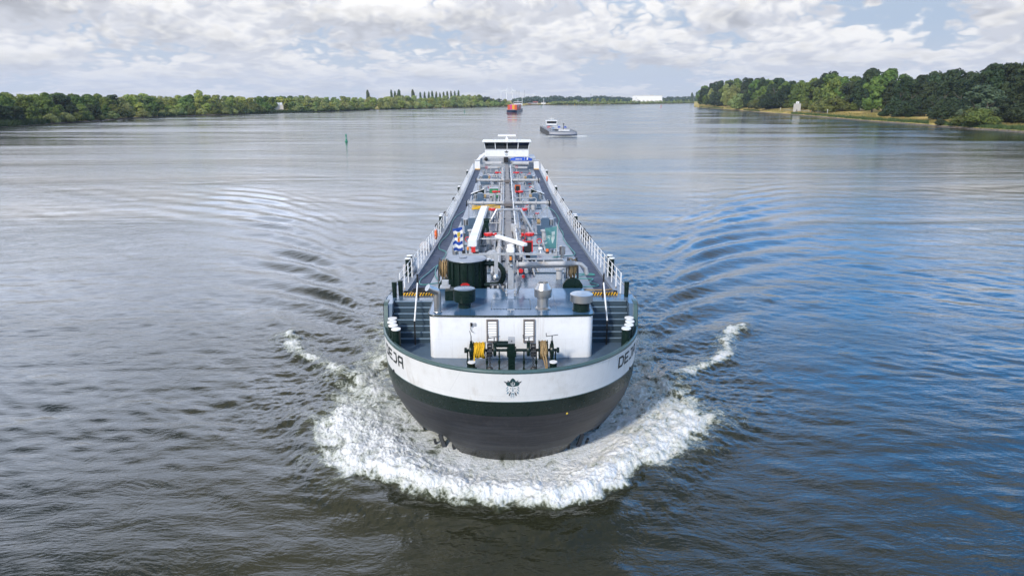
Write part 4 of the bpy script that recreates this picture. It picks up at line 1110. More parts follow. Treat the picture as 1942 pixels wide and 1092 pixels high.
for u, v in ((2.62, 35.2), (2.58, 49.0), (-2.75, 49.2), (2.5, 66.0), (-2.5, 67.0), (2.6, 77.0), (-2.6, 79.5), (-1.9, 64.5), (2.3, 93.5), (-2.5, 94.5)): gas_vent(u, v, 0.75 if v > 45 else 0.62)
for u, v in ((-3.35, 41.6), (3.3, 41.6), (-3.25, 47.5), (3.25, 56.0), (-3.3, 68.5), (3.3, 74.5), (-3.2, 81), (3.2, 86.5), (-3.3, 98), (3.3, 99)): pv_valve(u, v)
for u, v in ((-1.05, 41.8), (1.6, 63.8), (-1.5, 76.5), (1.5, 80), (-1.7, 97), (1.6, 98.5), (0.0, 67.5)): tank_hatch(u, v, 0.42)
mb = M(GALV); mb.cyl((-0.95, 42.6, 5.15), (-0.95, 40.2, 5.5), 0.42, n=20).cyl((-0.95, 40.2, 5.5), (-0.95, 39.6, 5.6), 0.25, n=16); mb.use(STEEL); mb.lathe([(0.32, 0), (0.32, 0.35), (0.15, 0.5)], (-1.25, 38.6, deckz(38.6)), 16); P_('cargo_pump', mb)
mb = M(PIPE); mb.box(0.15, 0.65, 47.6, 48.0, 5.5, 6.25).cyl((0.42, 45.0, 5.0), (0.42, 45.0, 6.3), 0.12, n=12).cyl((0.42, 46.8, 5.2), (0.42, 46.8, 6.2), 0.14, n=10); P_('junction_box', mb)
mb = M(BROWN); mb.box(0.85, 1.12, 46.8, 48.2, deckz(47), deckz(47)+1.15); P_('hose_rack', mb)
# green reel guards mid-ships
for v in (75.5,):
    for s in (-1, 1):
        z = deckz(v); mb = M(GREEN); mb.prism([(s*2.6, z+0.55), (s*4.0, z+0.30), (s*4.0, z+0.42), (s*2.9, z+1.0), (s*2.6, z+1.0)][::s], v, v+0.6, 'xz')
        mb.use(WHITE); mb.bar((s*2.6, v+0.1, z+1.03), (s*4.05, v+0.1, z+0.5), 0.5, 0.04); mb.use(GALV); mb.bar((s*2.55, v, z), (s*2.55, v, z+1.2), 0.06)
        P_('spill_cover', mb)
# random small fittings along the deck, each a part
rnd = random.Random(5)
for i in range(105):
    v = rnd.uniform(36, 104); u = rnd.choice((-1, 1))*rnd.uniform(0.75, 3.1); z = deckz(v); k_ = i % 5
    if k_ == 0:
        mb = M(RED); mb.ring((u, v, z+rnd.uniform(0.5, 0.9)), 0.16, 0.03, rnd.choice('xyz'), 12, 5); mb.use(PIPE); mb.cyl((u, v, z), (u, v, z+0.6), 0.05, n=8); P_('small_valve', mb)
    elif k_ == 1:
        mb = M(rnd.choice((PIPE, GALV))); h = rnd.uniform(0.3, 0.9); s = 1 if u > 0 else -1
        mb.tube([(u, v, z), (u, v, z+h), (u-s*0.15, v, z+h+0.12), (s*0.7, v, z+h+0.12)], 0.05, 8).cyl((u, v, z+h*0.5), (u, v, z+h*0.5+0.08), 0.1, n=10); P_('branch_pipe', mb)
    elif k_ == 2:
        mb = M(rnd.choice((GALV, DECK, PIPE))); mb.box(u-0.2, u+0.2, v-0.15, v+0.15, z, z+rnd.uniform(0.3, 0.7)); mb.use(DGREY); mb.box(u-0.12, u+0.12, v-0.17, v-0.151, z+0.1, z+0.25); P_('electrical_box', mb, bevel=0.02)
    elif k_ == 3:
        mb = M(GALV); mb.cyl((u, v, z), (u, v, z+0.28), 0.13, n=12).cyl((u, v, z+0.28), (u, v, z+0.33), 0.2, n=12); mb.use(BLACK); mb.ball((u, v, z+0.38), 0.06, 8); P_('ullage_port', mb)
    else:
        mb = M(PIPE); mb.cyl((u, v-1.6, z+0.14), (u, v+1.6, z+0.14), 0.055, n=8).cyl((u, v-0.5, z+0.14), (u, v-0.4, z+0.14), 0.1, n=8); mb.use(GALV); mb.box(u-0.12, u+0.12, v+0.6, v+0.7, z, z+0.14); P_('short_pipe', mb)

# ------------------------------------------------------------------ wheelhouse and stern house
mb = M(GALV); mb.box(-4.6, 4.6, 110.3, 117.5, deckz(111), 5.75); mb.use(WHITE); mb.box(-3.55, 3.55, 112.9, 117, 5.75, 6.95)
wh = P_('wheelhouse', mb, bevel=0.03)
mb = M(GALV); mb.box(-4.5, 4.5, 110.22, 110.30, 5.0, 5.12).box(-3.56, 3.56, 112.86, 112.9, 6.86, 6.98); P_('ledge', mb, wh)
mb = M(WHITE)   # window frame: slanting posts
for u in (-3.55, -1.85, 0.05, 1.8, 3.55):
    w_ = 0.16 if abs(u) > 1 else 0.06
    mb.bar((u*0.985, 112.85, 6.95), (u*1.03, 112.55, 8.06), w_, 0.1)
for s in (-1, 1): mb.bar((s*3.5, 116.9, 6.95), (s*3.65, 116.9, 8.06), 0.15)
mb.bar((-3.7, 112.5, 8.06), (3.7, 112.5, 8.06), 0.12)
P_('window_frame', mb, wh)
for i, (a, b) in enumerate(((-3.5, -1.93), (-1.77, 0.0), (0.1, 1.72), (1.88, 3.5))):
    mb = M(GLASS); mb.grid([[(a, 112.92, 6.97), (b, 112.92, 6.97)], [(a*1.03, 112.62, 8.04), (b*1.03, 112.62, 8.04)]], False); P_('window_pane', mb, wh)
mb = M(GLASS)
for s in (-1, 1): mb.grid([[(s*3.5, 112.92, 6.97), (s*3.5, 116.9, 6.97)], [(s*3.62, 112.62, 8.04), (s*3.62, 116.9, 8.04)]], False)
P_('side_pane', mb, wh)
mb = M(DGREY); mb.box(-3.3, 3.3, 114.4, 116.8, 6.95, 7.02).box(-0.5, 0.5, 113.9, 114.5, 6.95, 7.7); P_('console', mb, wh)
mb = M(WHITE); mb.box(-3.95, 3.95, 112.1, 117.3, 8.08, 8.24); rf = P_('roof', mb, wh, bevel=0.02)
mb = M(WHITE); mb.box(-1.45, 1.45, 113.0, 113.15, 8.95, 9.25).box(-0.22, 0.22, 112.8, 113.3, 8.24, 8.75).cyl((0, 113, 8.3), (0, 113, 9.0), 0.1, n=10)
mb.use(GALV); mb.cyl((-2.1, 113.2, 8.62), (2.2, 113.2, 8.62), 0.03, n=6)
for u in (-2.1, -1.6, 1.6, 2.2): mb.cyl((u, 113.2, 8.24), (u, 113.2, 8.9), 0.03, n=6)
mb.cyl((2.0, 113.6, 8.24), (2.0, 113.6, 10.9), 0.02, n=6).cyl((1.75, 113.6, 8.24), (1.75, 113.6, 9.9), 0.025, n=6).cyl((-5.0, 112.6, 8.12), (-3.9, 112.6, 8.12), 0.045, n=6)
P_('roof_antenna', mb, rf)
for s in (-1, 1):
    mb = M(WHITE); mb.box(s*4.6-0.4, s*4.6+0.4, 107.8, 108.6, deckz(108), 5.55); mb.use(GALV); mb.box(s*4.6-0.5, s*4.6+0.5, 107.7, 108.8, 5.55, 5.6); P_('stern_locker', mb)
    mb = M(YEL); a, b = sorted((s*4.15, s*5.15)); mb.box(a, b, 107.3, 107.55, deckz(107), deckz(107)+0.12); P_('hazard_strip', mb)
    mb = M(PIPE); a, b = sorted((s*0.9, s*3.3)); mb.cyl((a, 105.8, 5.3), (b, 105.8, 5.3), 0.3, n=16).cyl((a+0.3, 104.6, 4.75), (b-0.2, 104.6, 4.75), 0.16, n=12)
    for u in (a, (a+b)/2, b): mb.cyl((u-0.04, 105.8, 5.3), (u+0.04, 105.8, 5.3), 0.36, n=16)
    P_('stern_pipe', mb)
mb = M(WHITE); mb.bar((-4.6, 109.5, 5.5), (-3.5, 112.0, 6.4), 0.5, 0.06); P_('side_plate', mb, wh); mb = M(BLACK); mb.box(-0.5, 0.2, 109.6, 110.2, 5.1, 5.9); P_('ventilation_box', mb, wh); mb = M(BLACK); mb.ball((-3.3, 109.8, 5.6), 0.3, 8); P_('fender_ball', mb, wh)
# small crest on the wheelhouse front
def wmap(o): return lambda s, w_: (s*1.05-0.05, 112.9-o, 6.72+w_*0.95)
for pl, mm_, out in ((E_dark, EM3, 0.010), (E_grey, EM3, 0.014), (E_pale, EM2, 0.010)): decal(pl, wmap(out), mm_, 'emblem', wh, 1.0)

# ------------------------------------------------------------------ loose gear aboard: things of their own
def loose(name, u, v, z, label, cat, group=None):
    o = ship_thing(name, u, v, z); tag(o, label, cat, group); return o
def solo(name, mb, u, v, z, label, cat, group=None, bevel=0.0):
    """a thing that is one mesh"""
    o = mb.build(name, None, (0, 0, 0), bevel); c, s = math.cos(SHIP_ROT), math.sin(SHIP_ROT)
    o.location = (SHIP_X0+u*c-v*s, u*s+v*c, z); o.rotation_euler = (0, 0, SHIP_ROT); tag(o, label, cat, group); return o
mb = M(YROPE); rnd = random.Random(2); pts = []
for i in range(150):
    a = i*0.42; r_ = 0.22+0.07*math.sin(i*0.7)+rnd.uniform(-.02, .02); pts.append((r_*1.25*math.cos(a), r_*math.sin(a), 0.03+0.0016*i))
mb.tube(pts, 0.032, 6); solo('rope_coil', mb, -1.66, 25.12, FD+0.02, 'coil of yellow rope on the foredeck beside the left small bollard', 'rope')
BLUEP = mat('blue_plastic', (0.03, 0.16, 0.36), 0.4)
o = loose('fender_board', -0.55, 24.95, FD+0.02, 'blue board with dark end handles lying in the bow', 'fender')
mb = M(BLUEP); mb.box(-0.42, 0.42, -0.12, 0.12, 0, 0.14); mb.build('board', o, bevel=0.02)
mb = M(DGREY)
for s in (-1, 1): mb.tube([(s*0.4, -0.1, 0.1), (s*0.44, -0.1, 0.26), (s*0.44, 0.1, 0.26), (s*0.4, 0.1, 0.1)], 0.018, 6)
mb.build('handle', o)
mb = M(LGREY); mb.box(-0.34, 0.30, -0.14, 0.14, 0, 0.06); solo('metal_tray', mb, -0.15, 25.3, FD+0.005, 'grey metal tray on the foredeck behind the blue board', 'tray', bevel=0.01)
mb = M(RED); mb.lathe([(0.16, 0), (0.20, 0.2), (0.215, 0.2), (0.215, 0.23), (0.19, 0.23)], (0, 0, 0), 16).tube([(-0.2, 0, 0.2), (-0.1, 0, 0.3), (0.1, 0, 0.3), (0.2, 0, 0.2)], 0.012, 5)
solo('bucket', mb, -2.15, 31.2, HT+0.02, 'red bucket in front of the big dark green tank', 'bucket')
LGR = mat('bin_green', (0.02, 0.22, 0.08), 0.5)
o = loose('wheelie_bin', -0.95*1.6, 76.2, deckz(76), 'bright green bin standing amid the deck pipes', 'bin')
mb = M(LGR); mb.prism([(-0.42, 0.05), (0.42, 0.05), (0.48, 1.0), (-0.48, 1.0)], -0.35, 0.35, 'xz'); mb.build('bin_body', o)
mb = M(GALV); mb.box(-0.5, 0.5, -0.38, 0.38, 1.0, 1.08); mb.build('lid', o)
for (u, v, lb) in ((1.12, 41.0, 'black and red fire hose cabinet behind the mast, nearest the bow'), (1.15, 77.6, 'black and red fire hose cabinet amidships to the right of the centre trunk')):
    o = loose('hose_cabinet', u, v, deckz(v), lb, 'cabinet')
    mb = M(BLACK); mb.box(-0.24, 0.24, 0, 0.4, 0.1, 1.15); mb.build('cabinet_box', o)
    mb = M(RED if v < 50 else ORANGE)
    for s in (-1, 1): mb.box(s*0.28-0.035, s*0.28+0.035, -0.03, 0.42, 0.0, 1.2)
    mb.box(-0.31, 0.31, -0.03, 0.0, 1.12, 1.2); mb.build('cabinet_frame', o)
for (s, v, lb) in ((-1, 47.6, 'orange lifebuoy on the left white railing'), (1, 89, 'orange lifebuoy on the right white railing far aft')):
    mb = M(ORANGE); mb.ring((0, 0, 0), 0.30, 0.075, 'x', 22, 8); mb.use(WHITE)
    for a in range(4): mb.ring((0, 0.30*math.cos(a*math.pi/2+.4), 0.30*math.sin(a*math.pi/2+.4)), 0.07, 0.03, 'x', 8, 4)
    solo('lifebuoy', mb, s*5.15, v, deckz(v)+0.66, lb, 'lifebuoy')
o = loose('covered_boat', 2.25, 109.0, 5.45, 'small boat under a bright blue cover in front of the wheelhouse', 'boat')
BLC = mat('blue_cover', (0.01, 0.07, 0.42), 0.55)
mb = M(BLC); rows = []
for t in np.linspace(-1, 1, 15):
    w_ = 0.72*(1-abs(t)**3*0.75); rows.append([(t*1.72, -w_+2*w_*k/8, 0.52*math.sin(math.pi*k/8)**0.6*(1-abs(t)**4*0.5)+(0.03*math.sin(t*20))) for k in range(9)])
mb.grid(rows); mb.build('cover', o)
mb = M(WHITE); mb.box(-2.0, -0.55, -0.02, 0.02, 0.0, 0.0) if False else None
mb = M(WHITE); mb.box(-0.9, -0.25, -0.73, -0.70, 0.2, 0.32).box(-0.15, 0.1, -0.73, -0.70, 0.2, 0.32).box(0.52, 0.56, -0.74, 0.74, 0.1, 0.54).box(0.85, 1.05, -0.73, -0.69, 0.15, 0.5); mb.build('cover_print', o)
# green washing hoses along both walkways, mooring ropes at the landings
def hose(pts, label, m_=TEAL, r_=0.028):
    out = []; n_ = len(pts)
    P0 = [Vector((u, v, deckz(v)+0.05+r_)) for u, v in pts]
    for i in range(n_-1):
        for t in np.linspace(0, 1, 7)[:-1]:
            p0, p1, p2, p3 = P0[max(i-1, 0)], P0[i], P0[i+1], P0[min(i+2, n_-1)]
            out.append(0.5*((2*p1)+(-p0+p2)*t+(2*p0-5*p1+4*p2-p3)*t*t+(-p0+3*p1-3*p2+p3)*t**3))
    c = out[0].copy(); mb = M(m_); mb.tube([tuple(p-c) for p in out], r_, 6)
    solo('hose' if m_ is TEAL else 'mooring_line', mb, c.x, c.y, c.z, label, 'hose' if m_ is TEAL else 'rope')
hose([(-3.5, 34.0), (-4.45, 33.4), (-4.7, 34.6), (-4.5, 36.5), (-4.15, 39.2), (-3.4, 40.0), (-3.8, 41), (-4.2, 39.0), (-4.1, 36.4), (-3.75, 34.5)], 'green hose looping over the left walkway near the front')
hose([(-4.1, 41.0), (-4.1, 43.5), (-4.7, 45.0), (-4.85, 48), (-4.6, 52), (-4.8, 60), (-4.1, 66)], 'green hose running along the outer edge of the left walkway')
hose([(3.2, 32.8), (4.2, 32.9), (4.45, 33.3), (4.1, 34.0), (4.35, 34.8), (3.5, 35), (4.0, 35.9), (4.6, 35.9), (4.3, 36.3), (3.3, 36.0)], 'green hose in loose bends over the right walkway near the front')
hose([(2.7, 41.5), (3.5, 42.0), (4.2, 42.6), (4.15, 45), (4.0, 49), (4.2, 52), (4.15, 56), (4.5, 60), (4.3, 66), (3.6, 68)], 'green hose trailing along the inner edge of the right walkway')
hose([(-3.3, 33.3), (-3.5, 32.2), (-4.2, 31.6), (-4.9, 31.7), (-5.25, 32.6)], 'brown mooring rope led from the left reel to the railing', TROPE, 0.03)
hose([(3.5, 32.1), (4.4, 32.0), (5.0, 32.2), (5.3, 32.8)], 'brown mooring rope led from the right reel to the railing', TROPE, 0.03)
mb = M(BLACK); mb.tube([((0.42+0.05*math.sin(i*.5))*math.cos(i*.35), 0.3*math.sin(i*.35), 0.03+i*0.0016) for i in range(70)], 0.04, 6)
solo('cable_coil', mb, -4.3, 31.75, deckz(31.7)+0.03, 'black cable coiled on the left walkway just behind the hazard strip', 'cable')
# black fenders slung over the rail
fl = 0
for s, v in ((-1, 53.0), (-1, 60.5), (-1, 71), (1, 47.0), (1, 48.6), (1, 50.4), (1, 53.5), (1, 61), (1, 70), (-1, 44.5), (-1, 36.9)):
    mb = M(BLACK if v != 44.5 and v != 36.9 else mat('grey_buoy', (0.42, 0.40, 0.40), 0.5))
    if v in (44.5, 36.9): mb.ball((0, 0, 0), 0.42, 14)
    else: mb.cyl((0, -0.3, 0.1), (0, 0.3, -0.1), 0.2, n=12)
    fl += 1
    solo('fender', mb, s*5.55, v, deckz(v)+(0.45 if v not in (44.5, 36.9) else 0.25),
         {36.9: 'round grey fender ball outboard of the left railing, nearest the bow', 44.5: 'round grey fender ball outboard of the left railing, farther from the bow'}.get(v, 'black fender hung outboard of the %s railing' % ('left' if s < 0 else 'right')),
         'fender', None if v in (36.9, 44.5) else ('black fenders on the left railing' if s < 0 else 'black fenders on the right railing'))
# ------------------------------------------------------------------ river banks
LSH = [(-1400, 470), (-700, 345), (-300, 278), (0, 242), (100, 235.5), (160, 232), (250, 225), (330, 221), (440, 218), (500, 215.5), (580, 213), (640, 211), (720, 208.5), (800, 206.5), (870, 204.5), (940, 203), (985, 202.2), (1000, 200.6), (1060, 199.7), (1120, 199), (1200, 198), (1270, 197), (1320, 196.4), (1500, 195.6), (1900, 195.2)]
RSH = [(1316, 203.2), (1330, 205), (1360, 207), (1400, 210), (1440, 213.5), (1500, 218), (1560, 223), (1620, 228.5), (1700, 234.5), (1760, 239), (1850, 246), (1942, 252), (2250, 277), (2700, 345), (3400, 470)]
def shore(px, S):
    py = float(np.interp(px, [p[0] for p in S], [p[1] for p in S])); return ground(px, py, 0)
def bank_pt(px, off, S):
    """point on land, off metres beyond the waterline along the line of sight"""
    x, y = shore(px, S); d = math.hypot(x, y); k = (d+off)/d
    return x*k, y*k
def hsh(off, S):
    if S is RSH: return float(np.interp(off, [-6, 0, 3, 8, 25, 45, 70, 120, 400], [-0.8, -0.05, 0.5, 1.15, 2.5, 3.4, 4.2, 5.2, 5.6]))
    return float(np.interp(off, [-6, 0, 4, 12, 40, 400], [-0.8, -0.05, 0.3, 0.7, 1.3, 2.0]))
LANDM = bpy.data.materials.new('bank_ground'); LANDM.use_nodes = True
_n = NT(LANDM.node_tree); _P = _n.add('ShaderNodeNewGeometry').outputs['Position']; _z = _n.xyz(_P)[2]
_a = _n.noise(_P, 0.05, 5, 0.6); _b2 = _n.noise(_P, 0.6, 6, 0.65)
_grs = _n.mix(_n.ss(_n.m('ADD', _a, _n.m('MULTIPLY', _n.m('SUBTRACT', _b2, 0.5), 0.6)), 0.42, 0.6), (0.52, 0.37, 0.13), (0.24, 0.23, 0.06))
_grs = _n.mix(_n.ss(_b2, 0.55, 0.75), _grs, (0.56, 0.42, 0.17))
_mud = _n.mix(_n.ss(_b2, 0.4, 0.65), (0.07, 0.06, 0.05), (0.22, 0.18, 0.145))
_t = _n.ss(_n.m('ADD', _z, _n.m('MULTIPLY', _n.m('SUBTRACT', _b2, 0.5), 0.5)), 0.45, 0.75)
_c = _n.mix(_t, _mud, _grs)
_bs = _n.add('ShaderNodeBsdfPrincipled', None, Base_Color=_c, Roughness=0.9, Specular_IOR_Level=0.1)
_bp = _n.add('ShaderNodeBump', None, Strength=0.6, Distance=0.5, Height=_b2); _n.put(_bs.inputs['Normal'], _bp.outputs[0])
_n.add('ShaderNodeOutputMaterial', None, Surface=_bs)
def land(name, S, px0, px1, step):
    offs = [-6, -2, 0, 1.5, 3, 5, 8, 14, 25, 45, 70, 120, 200, 400, 1200, 5000]
    rows = []
    for o_ in offs:
        row = []; px = px0
        while px <= px1:
            w_ = 2.2*gnoise(np.array([px*0.06]), np.array([3.1]))[0]+1.2*gnoise(np.array([px*0.21]), np.array([9.0]))[0]
            x, y = bank_pt(px, o_+(w_ if abs(o_) < 100 else 0), S)
            row.append((x, y, hsh(o_, S)+0.12*gnoise(np.array([x*0.2]), np.array([y*0.2]))[0])); px += step
        rows.append(row)
    mb = M(LANDM); mb.grid(rows, True); o = mb.build(name); tag(o, kind='structure'); return o
land('left_bank', LSH, -1400, 1900, 4); land('right_bank', RSH, 1316, 3400, 4)

# ------------------------------------------------------------------ foliage
def leafmat(name, c1, c2, rnd_=0.25):
    m = bpy.data.materials.new(name); m.use_nodes = True; n = NT(m.node_tree)
    p = n.add('ShaderNodeTexCoord').outputs['Object']
    f = n.noise(p, 0.5, 4, 0.65); c = n.mix(n.ss(f, 0.38, 0.62), c1, c2)
    r = n.add('ShaderNodeObjectInfo').outputs['Random']; k = n.lin(r, 0, 1, 1-rnd_, 1+rnd_)
    r2 = n.m('FRACT', n.m('MULTIPLY', r, 7.31)); kr = n.m('MULTIPLY', k, n.lin(r2, 0, 1, 0.88, 1.16))
    c = n.vm('MULTIPLY', c, n.comb(kr, k, n.m('MULTIPLY', k, 0.95)))
    d = n.add('ShaderNodeBsdfPrincipled', None, Base_Color=c, Roughness=0.6, Specular_IOR_Level=0.2)
    t = n.add('ShaderNodeBsdfTranslucent', None, Color=c)
    s = n.add('ShaderNodeMixShader', None, i0=0.25, i1=d, i2=t)
    n.add('ShaderNodeOutputMaterial', None, Surface=s); return m
L_DARK = leafmat('dark_leaves', (0.030, 0.050, 0.022), (0.060, 0.090, 0.036), 0.22)  # darker leaf colour also carries the cloud shadow over the woods
L_MID = leafmat('green_leaves', (0.09, 0.15, 0.036), (0.19, 0.26, 0.06))
L_OLIVE = leafmat('olive_leaves', (0.23, 0.28, 0.06), (0.40, 0.44, 0.10))
L_WILL = leafmat('grey_green_leaves', (0.23, 0.285, 0.095), (0.39, 0.44, 0.155))
L_SAGE = leafmat('sage_leaves', (0.085, 0.115, 0.065), (0.15, 0.185, 0.10), 0.12)
L_POP = leafmat('poplar_leaves', (0.07, 0.11, 0.05), (0.13, 0.17, 0.08), 0.12)
L_FAR = leafmat('hazed_far_leaves', (0.065, 0.10, 0.075), (0.115, 0.155, 0.105), 0.15)  # bluish tone of distance haze put into the leaf colour
L_BUSH = leafmat('bush_leaves', (0.085, 0.12, 0.03), (0.17, 0.20, 0.05))
BARK = mat('bark', (0.10, 0.08, 0.06), 0.9, var=0.3)
BARKL = mat('pale_bark', (0.36, 0.31, 0.24), 0.9, var=0.2)
def crown_mesh(name, seed, shape, n_leaf=4200, leaf=0.42, mat_=None):
    """crown of a 14 m tree, trunk foot at the origin; leaf tufts on many overlapping clumps"""
    r = np.random.RandomState(seed); blobs = []
    if shape == 'poplar':
        for i in range(26):
            t = i/25; rr = 1.25*math.sin(math.pi*(0.10+0.86*t))**0.7
            blobs.append((r.normal(0, .22), r.normal(0, .22), 1.4+12*t, rr*0.75+0.25, 1.5))
    elif shape == 'bush':
        for i in range(16):
            a = r.rand()*6.28; q = r.rand()**0.5*4.2; blobs.append((q*math.cos(a), q*math.sin(a), 1.5+r.rand()*(7.0-q*1.1), 1.5+r.rand()*1.3, 0.9))
    else:
        W = {'round': 4.6, 'tall': 3.7, 'wide': 5.6, 'ragged': 4.2}[shape]
        nb = {'round': 34, 'tall': 30, 'wide': 38, 'ragged': 26}[shape]
        for i in range(nb):
            t = r.rand(); a = r.rand()*6.28
            z = 2.2+10.6*t
            prof = math.sin(math.pi*min(1, 0.16+0.80*t))**0.55
            q = W*prof*(0.45+0.5*r.rand())*(1.0 if shape != 'ragged' else r.uniform(0.5, 1.2))
            rr = r.uniform(1.0, 2.0)*(0.75 if shape == 'ragged' else 1.0)*(1.0-0.25*t)
            blobs.append((q*math.cos(a), q*math.sin(a), z, rr, 0.85))
        for i in range(6): blobs.append((r.normal(0, .8), r.normal(0, .8), 3+i*1.7, 2.0, 1.0))
        blobs.append((r.normal(0, .6), r.normal(0, .6), 12.6, 1.3, 0.9))
    B = np.array(blobs); wts = B[:, 3]**2; wts /= wts.sum()
    idx = r.choice(len(B), n_leaf, p=wts)
    d = r.normal(size=(n_leaf, 3)); d /= np.linalg.norm(d, axis=1)[:, None]
    rad = B[idx, 3]*(0.72+0.38*r.rand(n_leaf)**0.7)
    C_ = B[idx, :3]+d*rad[:, None]*np.stack([np.ones(n_leaf), np.ones(n_leaf), B[idx, 4]], 1)
    C_[:, 2] = np.maximum(C_[:, 2], 0.25)
    nrm = d+r.normal(0, .45, (n_leaf, 3)); nrm[:, 2] += 0.25; nrm /= np.linalg.norm(nrm, axis=1)[:, None]
    t1 = np.cross(nrm, r.normal(size=(n_leaf, 3))); t1 /= np.linalg.norm(t1, axis=1)[:, None]; t2 = np.cross(nrm, t1)
    s1 = leaf*r.uniform(0.6, 1.4, n_leaf)[:, None]; s2 = s1*r.uniform(0.5, 0.95, n_leaf)[:, None]
    V = np.stack([C_-t1*s1, C_-t2*s2, C_+t1*s1, C_+t2*s2], 1).reshape(-1, 3)
    F = np.arange(n_leaf*4).reshape(-1, 4)
    me = bpy.data.meshes.new(name); me.from_pydata(V.tolist(), [], F.tolist()); me.materials.append(mat_); me.update(); return me
def trunk_mesh(seed, h=10.0, m_=None, r0=0.32):
    rnd = random.Random(seed); mb = M(m_ or BARK)
    p = [(0, 0, -0.5)]; x = y = 0
    for i in range(1, 7):
        x += rnd.uniform(-.25, .25); y += rnd.uniform(-.25, .25); p.append((x, y, h*i/6))
    mb.tube(p, [r0*(1-0.13*i) for i in range(7)], 7)
    for i in range(7):
        k = 1+i % 5; a = rnd.uniform(0, 6.28); L_ = rnd.uniform(2, 3.8); q = p[k]
        mb.tube([q, (q[0]+L_*.5*math.cos(a), q[1]+L_*.5*math.sin(a), q[2]+L_*.45), (q[0]+L_*math.cos(a), q[1]+L_*math.sin(a), q[2]+L_*1.1)], [r0*.4, r0*.28, r0*.1], 5)
    o = mb.build('trunk'); me = o.data; bpy.data.objects.remove(o); return me
TR = [trunk_mesh(1), trunk_mesh(2), trunk_mesh(3, 12)]
TRL = trunk_mesh(4, 10.5, BARKL, 0.42)
KINDS = {}
for nm, (mt, shapes) in dict(dark=(L_DARK, ('round', 'wide', 'tall', 'round')), mid=(L_MID, ('round', 'tall', 'wide', 'ragged')), olive=(L_OLIVE, ('round', 'ragged', 'wide')),
                             willow=(L_WILL, ('round', 'wide', 'ragged')), far=(L_FAR, ('round', 'wide')), poplar=(L_POP, ('poplar',)), sage=(L_SAGE, ('wide', 'round')), bush=(L_BUSH, ('bush',)), wbush=(L_WILL, ('bush',)), dbush=(L_DARK, ('bush',))).items():
    KINDS[nm] = [crown_mesh('crown_'+nm, 10*len(KINDS)+i, s, 5200 if nm in ('dark', 'mid') else 3600, 0.40 if nm != 'poplar' else 0.34, mt) for i, s in enumerate(shapes)]
TCOUNT = 0
def tree(x, y, z, h, kind, label, group, wd=1.0, rnd=None, tr=None, var=None):
    global TCOUNT
    rnd = rnd or random; TCOUNT += 1
    nm = {'poplar': 'poplar_tree', 'bush': 'bush', 'wbush': 'willow_bush', 'dbush': 'bush', 'willow': 'willow_tree', 'sage': 'willow_tree'}.get(kind, 'leafy_tree')
    o = empty(nm, (x, y, z), rnd.uniform(0, 6.28)); base = {'bush': 8.5, 'wbush': 8.5, 'dbush': 8.5}.get(kind, 13.9)
    s = h/base; sx = s*wd
    o.scale = (sx*rnd.uniform(0.92, 1.1), sx*rnd.uniform(0.92, 1.1), s)
    v = KINDS[kind]; me = v[var] if var is not None else rnd.choice(v)
    link('crown', me, o); link('trunk', tr or rnd.choice(TR), o)
    tag(o, label, {'bush': 'bush', 'wbush': 'bush', 'dbush': 'bush'}.get(kind, 'tree'), group); return o
def by_top(px, off, ytop, S):
    x, y = bank_pt(px, off, S); z = hsh(off, S); d = math.hypot(x, y)
    _, zt = at_dist(px, ytop, y); return x, y, z, zt-z
rnd = random.Random(21)
SKY_L = [(0, 176), (24, 175), (44, 176), (77, 177), (108, 175.5), (127, 174.5), (144, 178), (178, 176.5), (196, 178), (211, 181), (224, 179), (242, 178), (278, 177), (296, 181), (322, 183), (342, 180), (360, 178), (402, 180), (425, 181), (450, 182), (476, 184), (501, 182), (548, 181.5), (586, 180.5), (615, 184), (646, 183), (676, 184), (697, 184), (733, 184), (749, 179), (772, 181), (810, 184), (852, 181.5), (872, 180), (888, 178.5), (903, 179.5), (918, 182), (934, 185.5), (949, 187.5), (975, 189)]
def skyl(px): return float(np.interp(px, [p[0] for p in SKY_L], [p[1] for p in SKY_L]))
def row(S, px0, px1, off, stepm, kindf, topf, label, group, wd=1.0, jit=0.35):
    px = px0
    while px < px1:
        o_ = off*rnd.uniform(0.8, 1.25); x, y, z, h = by_top(px, o_, topf(px)+rnd.uniform(-1.0, 1.6), S)
        if S is LSH and off < 20 and 508 < px < 548: h = 0
        if h > 2.0:
            k = kindf(px); lb = label if isinstance(label, str) else label(px, k); g = group if isinstance(group, str) else group(px, k)
            tree(x, y, z, h, k, lb, g, wd, rnd)
        px += stepm/math.hypot(x, y)*F_PX*rnd.uniform(1-jit, 1+jit)
def pick(px, tab):
    for a, b in tab:
        if px < a: return b
    return tab[-1][1]
def zone(px): return pick(px, ((100, 'above the reeds at the left edge'), (200, 'just right of the tall reeds'), (300, 'beyond the mud bar'), (350, 'by the small reed patch'), (420, 'below the tall round-topped tree'), (515, 'left of the cream hut'), (600, 'beside the cream hut'), (690, 'above the near green buoy'), (770, 'by the three poplars'), (880, 'below the poplar row'), (9999, 'left of the container barge')))
KN = {'dark': 'dark green tree', 'mid': 'green leafy tree', 'olive': 'olive green tree', 'willow': 'grey-green willow', 'bush': 'green bush', 'wbush': 'pale grey-green bush', 'dbush': 'dark green bush', 'far': 'blue-green tree'}
def kleft(px):  # cloud shadow at far left and sunlit middle put into leaf colours
    if px < 230: return rnd.choice(('mid', 'mid', 'dark', 'mid', 'olive'))
    if px < 460: return rnd.choice(('olive', 'olive', 'mid', 'willow'))
    if px < 560: return rnd.choice(('mid', 'mid', 'olive'))
    if px < 880: return rnd.choice(('willow', 'willow', 'olive', 'willow'))
    return rnd.choice(('mid', 'willow', 'far'))
